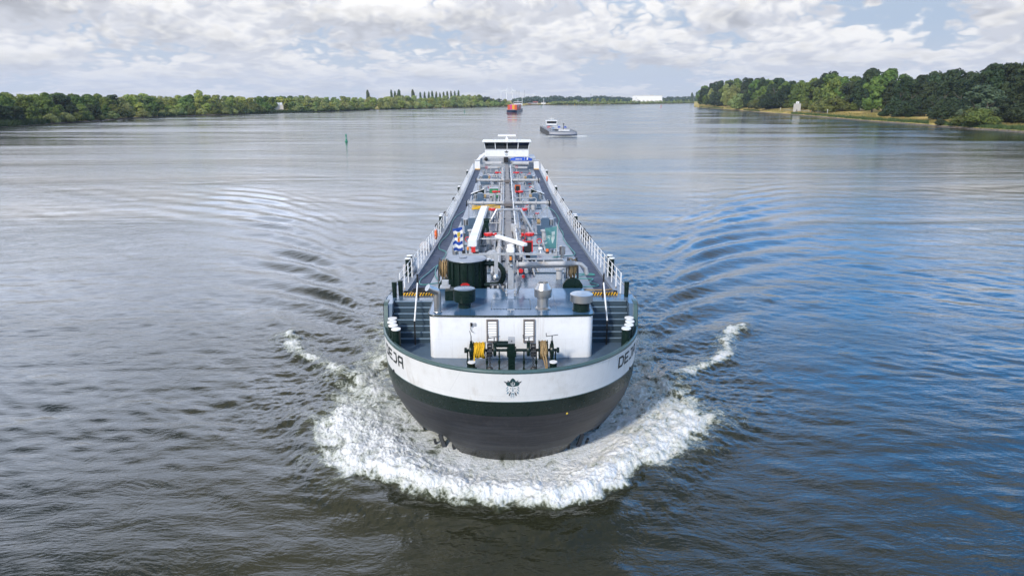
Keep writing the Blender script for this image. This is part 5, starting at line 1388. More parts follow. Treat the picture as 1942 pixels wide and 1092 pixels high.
def lab(pre, zf): return (lambda px, k: '%s %s %s' % (KN[k], pre, zf(px))), (lambda px, k: 'trees: %s %s %s' % (KN[k], pre, zf(px)))
lf, gf = lab('back of left wood,', zone)
row(LSH, -60, 965, 70, 10.5, kleft, skyl, lf, gf, 1.3)
lf, gf = lab('middle of left wood,', zone)
row(LSH, -60, 965, 42, 12.0, kleft, lambda px: skyl(px)+2.5+3*max(0, 1-px/400), lf, gf, 1.35)
lb2 = lambda px, k: '%s at the left waterline, %s' % (KN[k], zone(px))
gb2 = lambda px, k: 'left shore, %s kind, %s' % (KN[k], zone(px))
def mid_l(px):
    y0 = float(np.interp(px, [p[0] for p in LSH], [p[1] for p in LSH])); return y0-(y0-skyl(px))*0.62
row(LSH, -50, 965, 17, 9.5, lambda px: rnd.choice(('mid', 'dark', 'bush')) if px < 230 else rnd.choice(('olive', 'willow', 'bush', 'mid')) if px < 560 else rnd.choice(('willow', 'willow', 'wbush', 'olive')), mid_l, lb2, gb2, 1.35)
def low_l(px):
    y0 = float(np.interp(px, [p[0] for p in LSH], [p[1] for p in LSH])); return y0-(y0-skyl(px))*0.36
row(LSH, 96, 965, 8, 11, lambda px: rnd.choice(('bush', 'wbush', 'wbush')), low_l, lambda px, k: 'low %s by the left waterline, %s' % (KN[k], zone(px)), lambda px, k: 'low growth by the left waterline, %s kind, %s' % (KN[k], zone(px)), 1.3, 0.5)
x, y, z, h = by_top(381, 85, 170.5, LSH); tree(x, y, z, h, 'olive', 'round-topped tree standing above the rest of the left wood', None, 0.8, rnd)
POP = [(699, 171), (743.5, 170.5), (750, 173), (757.7, 170), (784, 170), (798, 175), (806, 174.5), (814, 174), (820.5, 173), (828, 174), (835, 176), (842, 174.5), (849, 173.5), (856, 172.5), (863, 173), (870, 171.5)]
for i, (px, yt) in enumerate(POP):
    x, y, z, h = by_top(px, 260, yt, LSH)
    lb = {0: 'lone poplar above the left wood, leftmost', 1: 'left of three poplars near the middle of the wood', 2: 'smallest poplar, between two taller ones', 3: 'right of three poplars near the middle of the wood', 4: 'broad dark poplar at the left end of the long row'}.get(i, 'slim poplar in the long evenly spaced row')
    tree(x, y, z, h, 'poplar', lb, None if i < 5 else 'slim poplars in the long row', 1.15 if i in (0, 3, 4) else 0.85, rnd)
# right bank
SKY_R = [(1322, 168), (1334, 161), (1345, 157), (1365, 152), (1385, 150), (1400, 148.5), (1418, 147), (1440, 146), (1452, 149), (1462, 147), (1478, 148), (1500, 153), (1520, 152), (1535, 150), (1560, 136), (1575, 133), (1590, 143), (1605, 144), (1618, 142), (1640, 128), (1665, 124), (1685, 134), (1700, 140), (1722, 138), (1735, 142), (1760, 135), (1790, 129), (1815, 130), (1835, 134), (1855, 122), (1885, 112), (1905, 122), (1922, 117), (1942, 115), (1980, 112), (2060, 110), (2200, 112)]
def skyr(px): return float(np.interp(px, [p[0] for p in SKY_R], [p[1] for p in SKY_R]))
def zr(px): return pick(px, ((1370, 'at the tip of the point'), (1420, 'by the leaning willow'), (1490, 'left of the fence'), (1530, 'behind the pale hut'), (1600, 'by the yellow arch'), (1680, 'beside the dry clearing'), (1770, 'right of the clearing'), (1880, 'by the grey-green willow'), (9999, 'at the right edge')))
def kright(px):  # cloud shadow on this wood comes from choosing darker leaf colours
    if px < 1480: return rnd.choice(('dark', 'dark', 'mid'))
    if px < 1710: return rnd.choice(('mid', 'mid', 'dark'))
    return 'dark'
lr = lambda px, k: 'tall %s, right bank wood, %s' % (KN[k], zr(px))
gr = lambda px, k: 'right bank %ss %s' % (KN[k], zr(px))
row(RSH, 1334, 2120, 150, 15, kright, skyr, lr, gr, 0.95, 0.2)
lr, gr = lab('in the second row, right bank,', zr)
row(RSH, 1332, 2100, 120, 15, kright, lambda px: skyr(px)+5, lr, gr, 1.0, 0.2)
lr, gr = lab('in the third row, right bank,', zr)
row(RSH, 1340, 2100, 100, 14, kright, lambda px: skyr(px)+16+5*math.sin(px*0.05), lr, gr, 1.05, 0.25)
lr3 = lambda px, k: '%s at the right wood edge, %s' % (KN[k], zr(px))
gr3 = lambda px, k: 'right wood edge, %s kind, %s' % (KN[k], zr(px))
def edge_r(px):
    y0 = float(np.interp(px, [p[0] for p in RSH], [p[1] for p in RSH])); return y0-14-(y0-skyr(px)-14)*0.42
row(RSH, 1326, 1480, 62, 11, lambda px: rnd.choice(('dbush', 'dark', 'mid')), edge_r, lr3, gr3, 1.3, 0.3)
row(RSH, 1490, 1625, 95, 11, lambda px: rnd.choice(('bush', 'mid', 'dbush')), lambda px: edge_r(px)+8, lr3, gr3, 1.3, 0.3)
row(RSH, 1700, 2100, 48, 10, lambda px: rnd.choice(('dbush', 'dark')), edge_r, lr3, gr3, 1.3, 0.3)
row(RSH, 1675, 2100, 40, 9, lambda px: rnd.choice(('dbush', 'dbush', 'dark')), lambda px: edge_r(px)+28, lr3, gr3, 1.4, 0.3)
for px, off, yt, k, lb, wd in ((1346, 46, 168, 'willow', 'pale narrow willow at the tip of the right bank', 0.7), (1375, 44, 159, 'willow', 'pale feathery willow left of the bare-trunked one', 0.75), (1388, 44, 160, 'willow', 'pale willow with a leaning bare trunk on the right bank', 0.8),
                               (1404, 30, 177, 'wbush', 'round pale-topped bush in front of the leaning willow', 1.25), (1434, 34, 189, 'bush', 'low green bush on the dry grass of the right bank', 1.5), (1560, 60, 187, 'bush', 'olive bush right of the yellow arch', 1.6), (1580, 60, 186, 'bush', 'wide olive bush beside the dry clearing', 1.8),
                               (1852, 26, 160, 'sage', 'large grey-green willow in front of the dark right wood', 1.35), (1838, 14, 206, 'bush', 'yellowish bush on the grass below the grey-green willow', 1.9), (1862, 14, 207, 'bush', 'brownish bush on the right grass bank', 1.6), (1782, 5, 225, 'dbush', 'small dark bush at the waterline of the right bank', 1.3)):
    x, y, z, h = by_top(px, off, yt, RSH)
    tree(x, y, z, h, k, lb, None, wd, rnd, TRL if 'bare trunk' in lb else None)
# far bank: trees one can still tell apart
def skyf(px): return float(np.interp(px, [985, 1000, 1020, 1035, 1048, 1058, 1070, 1085, 1098, 1110, 1130, 1140, 1160, 1180, 1195, 1250, 1270, 1290, 1310, 1345], [187, 184, 183, 186, 181, 182, 185.5, 184, 183, 186, 182.5, 182, 184, 184.5, 186, 187, 183.5, 184.5, 182.5, 183]))
lfb = lambda px, k: '%s on the far bank, %s' % (KN[k], 'left of the yellow posts' if px < 1072 else 'before the white warehouse' if px < 1255 else 'right of the white warehouse')
gfb = lambda px, k: 'far bank, %s kind, %s' % (KN[k], 'left' if px < 1072 else 'middle' if px < 1255 else 'right')
row(LSH, 1072, 1346, 40, 13, lambda px: rnd.choice(('willow', 'mid', 'willow', 'far')), lambda px: skyf(px)+(3.0 if 1195 > px > 1100 else 4.5), lfb, gfb, 1.15)
row(LSH, 1050, 1346, 18, 20, lambda px: rnd.choice(('wbush', 'bush')), lambda px: 193.5, lfb, gfb, 1.5)
def mass(name, label, px0, px1, off0, off1, n, ytf, m_, leaf):
    r = np.random.RandomState(n); V = []
    for i in range(n):
        px = r.uniform(px0, px1); x, y = bank_pt(px, r.uniform(off0, off1), LSH); zt = at_dist(px, ytf(px)+r.uniform(-0.7, 1.5), y)[1]; hh = max(zt-2, 4); rad = r.uniform(6, 11); q = 26
        d = r.normal(size=(q, 3)); d /= np.linalg.norm(d, axis=1)[:, None]
        c = np.array([x, y, 2+hh*0.5])+d*np.array([rad, rad, hh*0.5]); a = r.normal(size=(q, 3)); a /= np.linalg.norm(a, axis=1)[:, None]; b = np.cross(a, d)
        V.append(np.stack([c-a*leaf, c-b*leaf, c+a*leaf, c+b*leaf], 1).reshape(-1, 3))
    V = np.concatenate(V); F = np.arange(len(V)).reshape(-1, 4)
    me = bpy.data.meshes.new(name); me.from_pydata(V.tolist(), [], F.tolist()); me.materials.append(m_); me.update(); tag(link(name, me), label, name.replace('_', ' '), kind='stuff')
mass('far_wood', 'blue-green wood behind the houses and warehouse of the far bank', 975, 1350, 480, 700, 700, lambda px: skyf(px)+0.8*math.sin(px*0.4), L_FAR, 2.4)
mass('far_hedge', 'low green growth along the far shore', 1048, 1350, 14, 60, 420, lambda px: 193.0, L_WILL, 1.7)
for px, yt in ((1311.5, 176), (1320.5, 174.5)):
    x, y, z, h = by_top(px, 250, yt, LSH); tree(x, y, z, h, 'poplar', '%s of two tall poplars beside the point on the right' % ('left' if px < 1315 else 'right'), None, 1.5, rnd)

# ------------------------------------------------------------------ reeds and grass
def reeds(name, S, spans, h, n, m_, wd=0.10, lean=0.2, kind='stuff'):
    r = np.random.RandomState(len(name)+n); V = []; F = []
    tot = sum((b-a) for a, b, _, _ in spans)
    for a, b, o0, o1 in spans:
        for i in range(int(n*(b-a)/tot)):
            px = r.uniform(a, b); off = r.uniform(o0, o1); x, y = bank_pt(px, off, S); z = hsh(off, S)-0.1
            hh = h*r.uniform(0.55, 1.15)*(0.7+0.5*gnoise(np.array([x*0.15]), np.array([y*0.15]))[0]+0.3); dx_, dy_ = r.normal(0, lean, 2)*hh; w_ = wd*r.uniform(0.7, 1.5)
            k = len(V); aa = r.uniform(0, 3.14); cx_, sy_ = math.cos(aa)*w_, math.sin(aa)*w_
            V += [(x-cx_, y-sy_, z), (x+cx_, y+sy_, z), (x+dx_+cx_*0.5, y+dy_+sy_*.5, z+hh*0.9), (x+dx_, y+dy_, z+hh)]; F.append((k, k+1, k+2, k+3))
    me = bpy.data.meshes.new(name); me.from_pydata(V, [], F); me.materials.append(m_); me.update()
    o = link(name, me); tag(o, kind=kind); return o
REEDM = leafmat('reed_leaves', (0.045, 0.085, 0.030), (0.085, 0.13, 0.045))
DRYM = leafmat('dry_grass_blades', (0.40, 0.28, 0.10), (0.24, 0.22, 0.07))
o = reeds('reeds', LSH, [(-120, 96, 2, 22), (300, 352, 3, 9), (475, 600, 1, 14), (600, 700, 2, 10), (720, 760, 2, 10)], 3.0, 16000, REEDM, 0.16)
tag(o, 'dense green reeds standing along the left waterline', 'reeds', kind='stuff')
o = reeds('reeds', RSH, [(1326, 1372, 4, 12), (1410, 1440, 5, 9), (1500, 1640, 5, 13), (1640, 1700, 5, 11), (1700, 1760, 6, 12), (1790, 1840, 5, 9), (1840, 2050, 5, 12)], 1.7, 9000, REEDM, 0.16)
tag(o, 'tufts of green reeds along the stony right waterline', 'reeds', kind='stuff')
o = reeds('dry_grass', RSH, [(1326, 1660, 8, 60), (1640, 2050, 9, 30)], 0.8, 20000, DRYM, 0.16, 0.35)
tag(o, 'dry yellow grass covering the right bank', 'grass', kind='stuff')
# stones on the right shore
r_ = random.Random(9); STN = mat('shore_stone', (0.20, 0.175, 0.15), 0.9, var=0.35, vscale=0.5)
mb = M(STN)
for i in range(900):
    px = r_.uniform(1325, 1990); off = r_.uniform(-0.6, 4.2); x, y = bank_pt(px, off, RSH); s = r_.uniform(0.15, 0.5)
    k = len(mb.v); mb.lathe([(0.001, -0.3*s), (0.8*s, -0.1*s), (s, 0.1*s), (0.5*s, 0.45*s), (0.001, 0.5*s)], (x, y, hsh(off, RSH)), 5, sm=False)
o = mb.build('shore_stones'); tag(o, 'grey-brown stones along the right waterline', 'stones', kind='stuff')

# ------------------------------------------------------------------ huts, arch, fence, far buildings
CREAM = mat('cream_wall', (0.62, 0.55, 0.46), 0.7, var=0.08); BRICK = mat('brick_wall', (0.42, 0.20, 0.12), 0.8, var=0.15); ROOFR = mat('red_roof', (0.33, 0.09, 0.07), 0.7, var=0.1); ROOFG = mat('grey_roof', (0.16, 0.17, 0.20), 0.7, var=0.1)
PALEG = mat('pale_grey_wall', (0.44, 0.42, 0.39), 0.7, var=0.08)
def facing(px, off, S):
    x, y = bank_pt(px, off, S); return x, y, hsh(off, S), math.atan2(-x, y)
def building(px, off, S, w_, d_, h, m_, roof, label, name='house', rh=2.2, rot=0.0, windows=3):
    x, y, z, a = facing(px, off, S); o = empty(name, (x, y, z), a+rot); tag(o, label, name.replace('_', ' '))
    mb = M(m_); mb.box(-w_/2, w_/2, 0, d_, -0.5, h); mb.build('wall', o)
    mb = M(roof)
    if rh > 0.5: mb.prism([(-w_/2-0.3, h), (w_/2+0.3, h), (w_/2-0.2, h+0.1), (0, h+0.1)] if False else [(-w_/2-.4, h), (w_/2+.4, h), (w_/2-.6, h+rh), (-w_/2+.6, h+rh)], -0.3, d_+0.3, 'xz')
    else: mb.box(-w_/2-0.1, w_/2+0.1, -0.1, d_+0.1, h, h+rh)
    mb.build('roof', o)
    for i in range(windows):
        u = -w_/2+w_*(i+0.5)/windows; mb = M(GLASS); mb.box(u-0.6, u+0.6, -0.04, 0.02, h*0.4, h*0.4+1.3); mb.build('window', o)
    return o
def hut(px0, px1, ylo, yhi, ux0, ux1, uy, off, S, mlow, label, name='hut'):
    x, y, z, a = facing((px0+px1)/2, off, S); D_ = y; k = D_/F_PX*1.03
    w_ = (px1-px0)*k; _, z1 = at_dist(px0, yhi, y); _, z2 = at_dist(px0, uy, y); o = empty(name, (x, y, z), a); tag(o, label, name)
    mb = M(mlow); mb.box(-w_/2, w_/2, 0, w_, -0.5, z1-z); mb.build('wall', o)
    mb = M(GALV); mb.box(-w_/2-0.08, w_/2+0.08, -0.08, w_+0.08, z1-z, z1-z+0.15); mb.build('roof', o)
    c = (px0+px1)/2; u0, u1 = (ux0-c)*k, (ux1-c)*k
    mb = M(WHITE); mb.box(u0, u1, w_*0.2, w_*0.2+(u1-u0), z1-z+0.15, z2-z); tw = mb.build('lantern_room', o)
    mb = M(GLASS); mb.box((u0+u1)/2-0.3, (u0+u1)/2+0.3, w_*0.2-0.03, w_*0.2+0.01, z1-z+0.5, z1-z+1.3); mb.build('pane', tw)
    mb = M(DGREY); mb.box(-0.45, 0.45, -0.05, 0.01, 0, 2.0); mb.build('door', o)
    return o
hut(522, 537.5, 205, 199.3, 526, 536, 195, 24, LSH, CREAM, 'cream hut with a white upper room on the left bank')
hut(1504, 1516, 208, 197, 1507.7, 1512.7, 192.8, 30, RSH, PALEG, 'pale hut with a small white upper room on the right bank')
x, y, z, a = facing(1539, 30, RSH); k = y/F_PX*1.03
o = empty('arch', (x, y, z), a); tag(o, 'bright yellow arch standing on the dry grass of the right bank', 'arch')
mb = M(mat('bright_yellow_paint', (0.78, 0.42, 0.03), 0.5)); zt = at_dist(1539, 200.3, y)[1]-z; w_ = 2.9*k
mb.tube([(-w_, 0, 0), (-w_, 0, zt*0.55)]+[(-w_*math.cos(t), 0, zt*0.55+zt*0.42*math.sin(t)) for t in np.linspace(0.2, math.pi-0.2, 9)]+[(w_, 0, zt*0.55), (w_, 0, 0)], 0.24, 8); mb.build('arch_tube', o)
mb = M(GALV); mb.box(-w_-0.4, -w_+0.4, -0.4, 0.4, -0.2, 0.15).box(w_-0.4, w_+0.4, -0.4, 0.4, -0.2, 0.15); mb.build('footing', o)
for a0, a1, lb in ((1485, 1503, 'grey rail fence left of the pale hut'), (1517, 1567, 'grey rail fence right of the pale hut')):
    x0, y0 = bank_pt(a0, 36, RSH); x1, y1 = bank_pt(a1, 36, RSH); z = hsh(36, RSH); o = empty('fence', (x0, y0, z)); tag(o, lb, 'fence')
    n_ = int(math.hypot(x1-x0, y1-y0)/2.2); mb = M(GALV)
    for i in range(n_+1):
        t = i/n_; mb2 = M(GALV); mb2.bar(((x1-x0)*t, (y1-y0)*t, -0.2), ((x1-x0)*t, (y1-y0)*t, 1.5), 0.12); mb2.build('post', o)
    for hh in (0.5, 1.0, 1.45): mb.bar((0, 0, hh), (x1-x0, y1-y0, hh), 0.07)
    mb.build('rails', o)
for px, off, lb, nm, h in ((1479, 34, 'thin white marker post left of the rail fence', 'marker_post', 3.0), (1568, 32, 'white marker post at the right end of the fence', 'marker_post', 3.2)):
    x, y, z, a = facing(px, off, RSH); mb = M(WHITE); mb.cyl((0, 0, 0), (0, 0, h), 0.16, n=8).box(-0.35, 0.35, -0.1, 0.1, h-0.6, h); o = mb.build(nm); o.location = (x, y, z); tag(o, lb, 'post')
# far bank buildings
def flat(px, off): x, y, z, a = facing(px, off, LSH); return x, y, z, a
x, y, z, a = flat(1227, 420); k = y/F_PX*1.03
o = empty('warehouse', (x, y, z), a); tag(o, 'long white warehouse with a flat roof on the far bank', 'warehouse')
zt = at_dist(1227, 181.8, y)[1]-z
mb = M(WHITE); mb.box(-26*k, 26*k, 0, 40, -1, zt); mb.build('wall', o)
mb = M(PALEG); mb.box(-26.4*k, 26.4*k, -0.5, 40.5, zt, zt+0.8).box(4*k, 11*k, 10, 20, zt+0.8, zt+3.0); mb.build('roof', o)
for i in range(7): mb = M(PALEG); mb.box((-22+i*7)*k, (-18.5+i*7)*k, -0.15, 0.0, 0, zt*0.35); mb.build('loading_door', o)
for px, off, wpx, hpx, m_, rf_, lb in ((1004.5, 90, 5.5, 3.4, BRICK, ROOFG, 'small brick house at the edge of the far yellow field'), (1012, 150, 12, 3.2, PALEG, ROOFG, 'grey-roofed house behind the brick one on the far bank'), (1016, 220, 8, 4.4, CREAM, ROOFR, 'far house with a pinkish red roof'),
                                       (1030, 200, 8, 3.6, WHITE, ROOFG, 'white house left of the tall white post on the far bank'), (1053, 190, 7, 4.0, WHITE, ROOFG, 'left of two white gabled houses on the far bank'), (1063, 210, 9, 4.4, CREAM, ROOFR, 'right of two gabled houses on the far bank'), (1049.5, 60, 4.5, 3.6, BRICK, ROOFR, 'tiny orange brick house by the far shore'),
                                       (1092, 230, 12, 5.2, WHITE, ROOFG, 'wide white building behind the far trees'), (1236, 70, 9, 3.8, WHITE, ROOFG, 'white house below the left part of the warehouse'), (1254, 60, 6, 4.6, WHITE, PALEG, 'round-ended white building right of the warehouse'), (1262, 60, 9, 2.6, CREAM, ROOFR, 'low cream building right of the warehouse')):
    x, y, z, a = flat(px, off); k = y/F_PX*1.03; building(px, off, LSH, wpx*k, 9, hpx*k*0.62, m_, rf_, lb, 'house', hpx*k*0.38, rnd.uniform(-.3, .3), 3)
FIELD = mat('yellow_green_field', (0.34, 0.30, 0.09), 0.9, var=0.15, vscale=0.02)
pts = [bank_pt(px, off, LSH) for px, off in ((994, 14), (1000, 14), (1020, 14), (1046, 14), (1047, 120), (1020, 125), (996, 120))]
mb = M(FIELD); k = len(mb.v); mb.v += [(a_, b_, 2.1+0.0*i) for i, (a_, b_) in enumerate(pts)]; mb._f(range(k, k+len(pts))); o = mb.build('field'); tag(o, kind='structure')
# wind turbines, masts
def turbine(px, yhub, D_, rb, ph, label):
    x, zh = at_dist(px, yhub, D_); o = empty('wind_turbine', (x, D_, 2.0)); tag(o, label, 'wind turbine')
    TW = mat('turbine_white', (0.78, 0.79, 0.80), 0.5); mb = M(TW); mb.cyl((0, 0, -2), (0, 0, zh-2), 3.0, 1.8, n=12); mb.build('tower', o)
    mb = M(TW); mb.box(-2.5, 2.5, -4, 7, zh-4, zh+0.5); mb.build('nacelle', o)
    for i in range(3):
        a_ = ph+i*2*math.pi/3; d = Vector((math.cos(a_), 0, math.sin(a_))); c = Vector((0, -5, zh-2)); mb = M(TW)
        mb.tube([c+d*t*rb for t in (0, 0.15, 0.4, 0.7, 1.0)], [1.2, 2.1, 1.6, 1.0, 0.3], 6); mb.build('blade', o)
turbine(950.5, 174, 4200, 26, 0.5, 'leftmost wind turbine above the far trees'); turbine(960.8, 172, 4100, 27, 1.2, 'middle one of the three wind turbines on the horizon')
turbine(972.2, 172, 4200, 26, 2.0, 'rightmost wind turbine of the close three'); turbine(1012.6, 178.5, 5200, 22, 0.9, 'tiny wind turbine alone to the right of the masts')
for px, yt, lb in ((980.2, 171, 'left of two close dark lattice masts on the horizon'), (984.2, 172, 'right of two close dark lattice masts on the horizon'), (995, 171, 'lone dark lattice mast right of the pair'), (1120.7, 177, 'thin mast above the far trees, right of the houses')):
    x, zt = at_dist(px, yt, 3300); mb = M(GALV); b_ = 1.5; t_ = 0.6
    for sx, sy in ((-1, -1), (1, -1), (1, 1), (-1, 1)): mb.bar((sx*b_, sy*b_, -2), (sx*t_, sy*t_, zt-2), 0.7)
    for i in range(9):
        f0, f1 = i/9, (i+1)/9; w0_, w1_ = b_+(t_-b_)*f0, b_+(t_-b_)*f1; mb.bar((-w0_, -w0_, (zt-2)*f0), (w1_, -w1_, (zt-2)*f1), 0.45).bar((w0_, -w0_, (zt-2)*f0), (-w1_, -w1_, (zt-2)*f1), 0.45)
    for dz_ in (4, 9): mb.box(-3.0, 3.0, -0.5, 0.5, zt-dz_-2, zt-dz_-1)
    o = mb.build('lattice_mast'); o.location = (x, 3300, 2); tag(o, lb, 'mast')
for px, off, yt, lb in ((990.4, 10, 184, 'white lamp post beside the far container barge'), (1031, 10, 188, 'tall white post in front of the far houses')):
    x, y, z, a = facing(px, off, LSH); zt = at_dist(px, yt, y)[1]-z; mb = M(WHITE); mb.cyl((0, 0, -1), (0, 0, zt), 0.55, 0.4, n=8).box(-1.2, 1.2, -0.3, 0.3, zt-0.8, zt); o = mb.build('post'); o.location = (x, y, z); tag(o, lb, 'post')

# ------------------------------------------------------------------ buoys
BG = mat('buoy_green', (0.005, 0.20, 0.11), 0.45); BR = mat('buoy_red', (0.60, 0.01, 0.03), 0.45); BY = mat('buoy_yellow', (0.75, 0.45, 0.03), 0.5)
def buoy(px, py, ytop, m_, label, cone=True):
    x, y = ground(px, py, 0); h = at_dist(px, ytop, y)[1]; o = empty('buoy', (x, y, 0)); tag(o, label, 'buoy'); s = h
    mb = M(m_); mb.lathe([(0.15*s, -0.08*s), (0.20*s, 0.02*s), (0.19*s, 0.07*s), (0.11*s, 0.20*s), (0.085*s, 0.62*s), (0.07*s, 0.66*s)], (0, 0, 0), 18); mb.build('float', o)
    mb = M(m_)
    if cone: mb.lathe([(0.12*s, 0.70*s), (0.10*s, 0.84*s), (0.001, 1.0*s)], (0, 0, 0), 16).cyl((0, 0, 0.6*s), (0, 0, 0.75*s), 0.03*s, n=8)
    else: mb.lathe([(0.13*s, 0.66*s), (0.13*s, 0.98*s), (0.001, 1.0*s)], (0, 0, 0), 16)
    mb.build('topmark', o); mb = M(WHITE); mb.lathe([(0.10*s, 0.42*s), (0.10*s, 0.47*s)], (0, 0, 0), 16); mb.build('band', o)
buoy(657, 269.5, 253.5, BG, 'green spar buoy with a conical topmark, nearest of the buoys')
buoy(881.3, 214.5, 208.5, BG, 'small distant green buoy before the left bank')
buoy(1026.5, 204, 199.5, BG, 'small distant green buoy right of the container barge', False)
buoy(1253.6, 204.3, 199.5, BR, 'red buoy on the far reach below the warehouse', False)
buoy(1075.6, 200.0, 197.0, BY, 'left of two small yellow marks by the far shore'); buoy(1089.8, 200.0, 197.0, BY, 'right of two small yellow marks by the far shore')

# ------------------------------------------------------------------ container barge
def hull_simple(L_, B, H_, m_, bowL=9.0, z0=-0.8, flare=0.75, top=None):
    mb = M(m_); rows = []
    for t, zz in ((0, z0), (0.35, H_*0.35), (0.7, H_*0.7), (1, H_)):
        row = []; b2 = B/2; fl_ = flare+(1-flare)*t; bl = bowL
        for th in np.linspace(-math.pi/2, math.pi/2, 25): row.append((b2*math.sin(th), (1-fl_)*3.0+bl*(1-math.cos(th)**0.8), zz))
        row = [(-b2, L_, zz)]+row+[(b2, L_, zz)]
        rows.append(row)
    mb.grid(rows); mb.use(top or m_); k = len(mb.v); mb.v += [(a_, b_, H_-0.15) for a_, b_, _ in rows[-1]]; mb._f(range(k, k+len(rows[-1])))
    return mb
NAVY = mat('navy_hull', (0.015, 0.035, 0.075), 0.4)
xb, yb = ground(970, 215.2, 0); rot = -math.atan2(8.4, 130)
cb = empty('container_barge', (xb, yb, 0), rot); tag(cb, 'distant container barge with red, pink and yellow containers and white wheelhouse', 'container barge')
hull_simple(125, 11.6, 3.2, NAVY, 8, top=ROOFR).build('hull', cb)
mb = M(ROOFR); mb.tube([(5.75*math.sin(t), 8*(1-math.cos(t)**0.8)-0.1, 0.15) for t in np.linspace(-1.5, 1.5, 21)], 0.25, 6); mb.build('boot_stripe', cb)
mb = M(WHITE); mb.box(-4.6, 4.6, 112, 122, 3.2, 5.2).box(-4.4, 5.6, 111, 117, 7.6, 9.4).box(0.2, 1.4, 112, 116, 5.2, 7.6).box(-4.6, 5.8, 110.6, 117.4, 11.0, 11.4)
for u in (-4.3, -1.9, 0.6, 3.0, 5.4): mb.box(u-0.15, u+0.15, 110.9, 111.1, 9.4, 11.0)
wh2 = mb.build('wheelhouse', cb); mb = M(GLASS); mb.box(-4.3, 5.5, 111.1, 116.8, 9.4, 11.0); mb.build('window_pane', wh2); mb = M(WHITE); mb.cyl((0.5, 113, 11.4), (0.5, 113, 14.5), 0.15, n=6).box(-1, 2, 112.9, 113.1, 13, 13.2); mb.build('antenna', wh2)
mb = M(LGREY); mb.box(-4.0, 4.0, 5.5, 9, 3.2, 3.7).box(-1.5, -0.5, 3.0, 4.0, 3.2, 4.0).box(0.8, 1.8, 3.0, 4.0, 3.2, 4.0); mb.build('bow_gear', cb)
cc = {'orange': (0.62, 0.10, 0.03), 'pink': (0.70, 0.06, 0.20), 'yellow': (0.78, 0.40, 0.02), 'red': (0.50, 0.03, 0.03), 'white': (0.65, 0.63, 0.58), 'blue': (0.03, 0.10, 0.30)}
cm = {k: mat('container_'+k, v, 0.5, var=0.06) for k, v in cc.items()}
cont = []
front = ['orange', 'pink', 'yellow', 'orange']
for rw in range(8):
    for c_ in range(4):
        for t_ in range(2):
            col_ = front[c_] if rw == 0 else (rnd.choice(['red', 'orange', 'white', 'red', 'blue', 'orange']) if not (c_ == 3 and rw == 7) else 'white')
            if rw == 0 and t_ == 0 and c_ in (1, 2): col_ = front[c_]
            if rw == 0 or c_ == 3 or t_ == 1: cont.append((rw, c_, t_, col_))
cs, sn = math.cos(rot), math.sin(rot)
for rw, c_, t_, col_ in cont:
    u = -3.75+c_*2.5; v = 11+rw*12.35; z = 3.3+t_*2.62
    mb = M(cm[col_]); mb.box(-1.22, 1.22, 0, 12.1, 0, 2.6)
    for i in range(5): mb.box(-1.0+i*0.45, -0.85+i*0.45, -0.04, 0, 0.1, 2.5)
    o = mb.build('shipping_container'); o.location = (xb+u*cs-v*sn, yb+u*sn+v*cs, z); o.rotation_euler = (0, 0, rot)
    pos = ['at the left end', 'second from the left', 'third from the left', 'at the right end'][c_]
    if rw == 0: tag(o, '%s container %s of the front row, %s tier' % (col_, pos, 'upper' if t_ else 'lower'), 'container', 'containers on the distant barge')
    else: tag(o, '%s container, %s tier, %s, %s' % (col_, 'upper' if t_ else 'lower', pos, ['', 'second row', 'third row', 'fourth row', 'fifth row', 'sixth row', 'seventh row', 'rearmost row'][rw]), 'container', 'containers on the distant barge')

# ------------------------------------------------------------------ second tanker
x2, y2 = ground(1069.5, 259.5, 0); rot2 = math.atan2(1.3, 60)
t2 = empty('small_tanker', (x2, y2, 0), rot2); tag(t2, 'smaller light grey tanker barge with a black-windowed wheelhouse, following to the right', 'tanker barge')
PGH = mat('pale_hull', (0.34, 0.34, 0.36), 0.45, var=0.06)
hull_simple(66, 11.4, 1.75, DGREY, 4.0, flare=0.9, top=mat('dull_deck', (0.16, 0.17, 0.185), 0.6)).build('hull', t2)
mb = M(PGH); rows = [[(5.74*math.sin(t), 4.0*(1-math.cos(t)**0.8)-0.06, zz) for t in np.linspace(-1.57, 1.57, 25)] for zz in (0.85, 1.85)]; mb.grid(rows)
mb.use(NAVY); mb.grid([[(5.75*math.sin(t), 4.0*(1-math.cos(t)**0.8)-0.09, zz) for t in np.linspace(-1.57, 1.57, 25)] for zz in (0.5, 0.86)]); mb.build('bow_band', t2)
mb = M(GALV); mb.box(-4.6, 4.6, 55, 64, 1.6, 2.3); mb.use(WHITE); mb.box(-3.3, 1.6, 54, 60, 2.6, 3.4)
for u in (-3.3, 1.6): mb.box(u-0.12, u+0.12, 53.9, 60, 3.4, 4.5)
mb.box(-3.6, 1.9, 53.6, 60.3, 4.5, 4.8); wh3 = mb.build('wheelhouse', t2)
mb = M(GLASS); mb.box(-3.25, 1.55, 53.95, 59.9, 3.4, 4.5); mb.build('window_pane', wh3)
mb = M(WHITE); mb.cyl((-0.8, 56, 4.8), (-0.8, 56, 6.8), 0.08, n=6).box(-2, 0.5, 55.9, 56.1, 5.5, 5.65); mb.build('antenna', wh3)
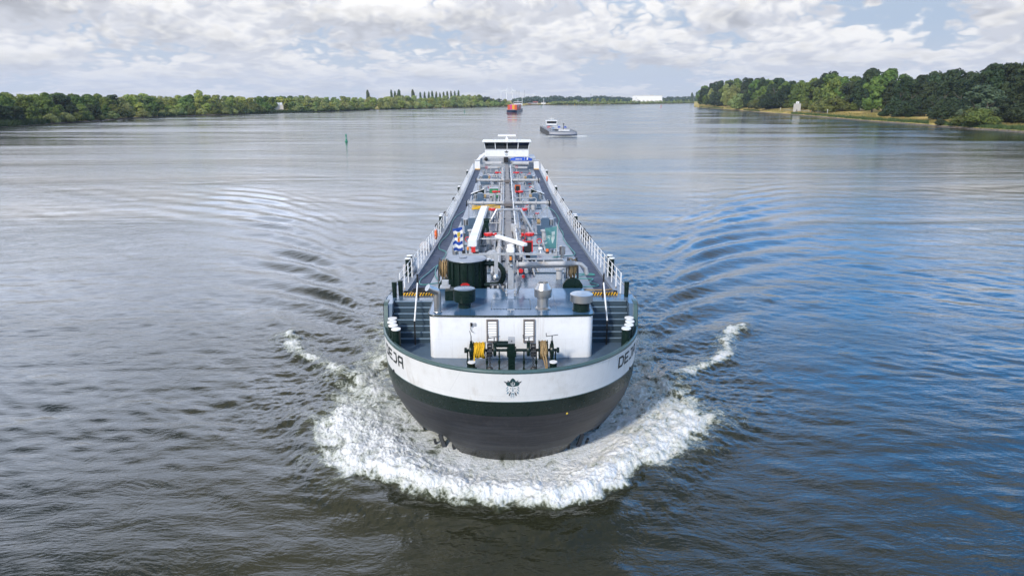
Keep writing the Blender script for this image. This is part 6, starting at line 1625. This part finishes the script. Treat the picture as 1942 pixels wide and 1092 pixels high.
for u, v, w_, d_, h_, m_ in ((-4.0, 3, 1.6, 3, 0.5, LGREY), (0.8, 8, 4.5, 2.0, 0.9, WHITE), (-2.6, 22, 1.2, 2, 1.3, BLUEP), (0.3, 26, 1.2, 1.5, 2.0, BLC), (2.8, 24, 1.4, 1.5, 2.2, BLC), (-1.2, 30, 2.0, 3, 1.2, PIPE), (2.2, 14, 3.0, 2.5, 0.8, PIPE), (-3.2, 38, 1.5, 3, 1.3, RED), (3.4, 40, 1.5, 3, 1.4, PIPE), (0.0, 46, 2.4, 2, 1.5, GALV), (-2.5, 11, 2.0, 1.2, 0.9, DGREY)):
    mb = M(m_); mb.box(u-w_/2, u+w_/2, v, v+d_, 1.9, 1.9+h_*0.45).cyl((u, v+d_/2, 1.9), (u, v+d_/2, 1.9+h_*0.6), min(w_, d_)*0.25, n=10); mb.build('deck_fitting', t2)
mb = M(PIPE)
for u in (-0.6, 0.0, 0.6): mb.cyl((u, 8, 2.3), (u, 53, 2.3), 0.16, n=8)
for v in (15, 24, 33, 42): mb.cyl((-4.2, v, 2.4), (4.2, v, 2.4), 0.16, n=8).bar((-4.0, v, 1.9), (-4.0, v, 2.5), 0.12).bar((4.0, v, 1.9), (4.0, v, 2.5), 0.12)
mb.build('deck_pipe', t2)
mb = M(DGREY); mb.cyl((0.9, 12, 1.9), (0.9, 12, 4.6), 0.13, n=8).box(0.6, 1.2, 11.9, 12.1, 4.4, 4.8); mb.build('bow_mast', t2)
for s in (-1, 1):
    mb = M(GALV); mb.cyl((s*5.4, 5, 2.6), (s*5.4, 55, 2.6), 0.05, n=5)
    for v in range(5, 56, 3): mb.cyl((s*5.4, v, 1.9), (s*5.4, v, 2.6), 0.05, n=5)
    mb.build('railing', t2)
# ------------------------------------------------------------------ air between the camera and the far banks
HZ = bpy.data.materials.new('river_haze'); HZ.use_nodes = True
_n = NT(HZ.node_tree)
_v = _n.add('ShaderNodeVolumePrincipled', None, Color=(0.80, 0.88, 1.0), Density=0.00007, Anisotropy=0.3)
_n.add('ShaderNodeOutputMaterial', None, Volume=_v)
mb = M(HZ); mb.box(-9500, 9500, -500, 9600, -4.0, 260); hz = mb.build('haze'); tag(hz, 'thin river haze', kind='stuff')
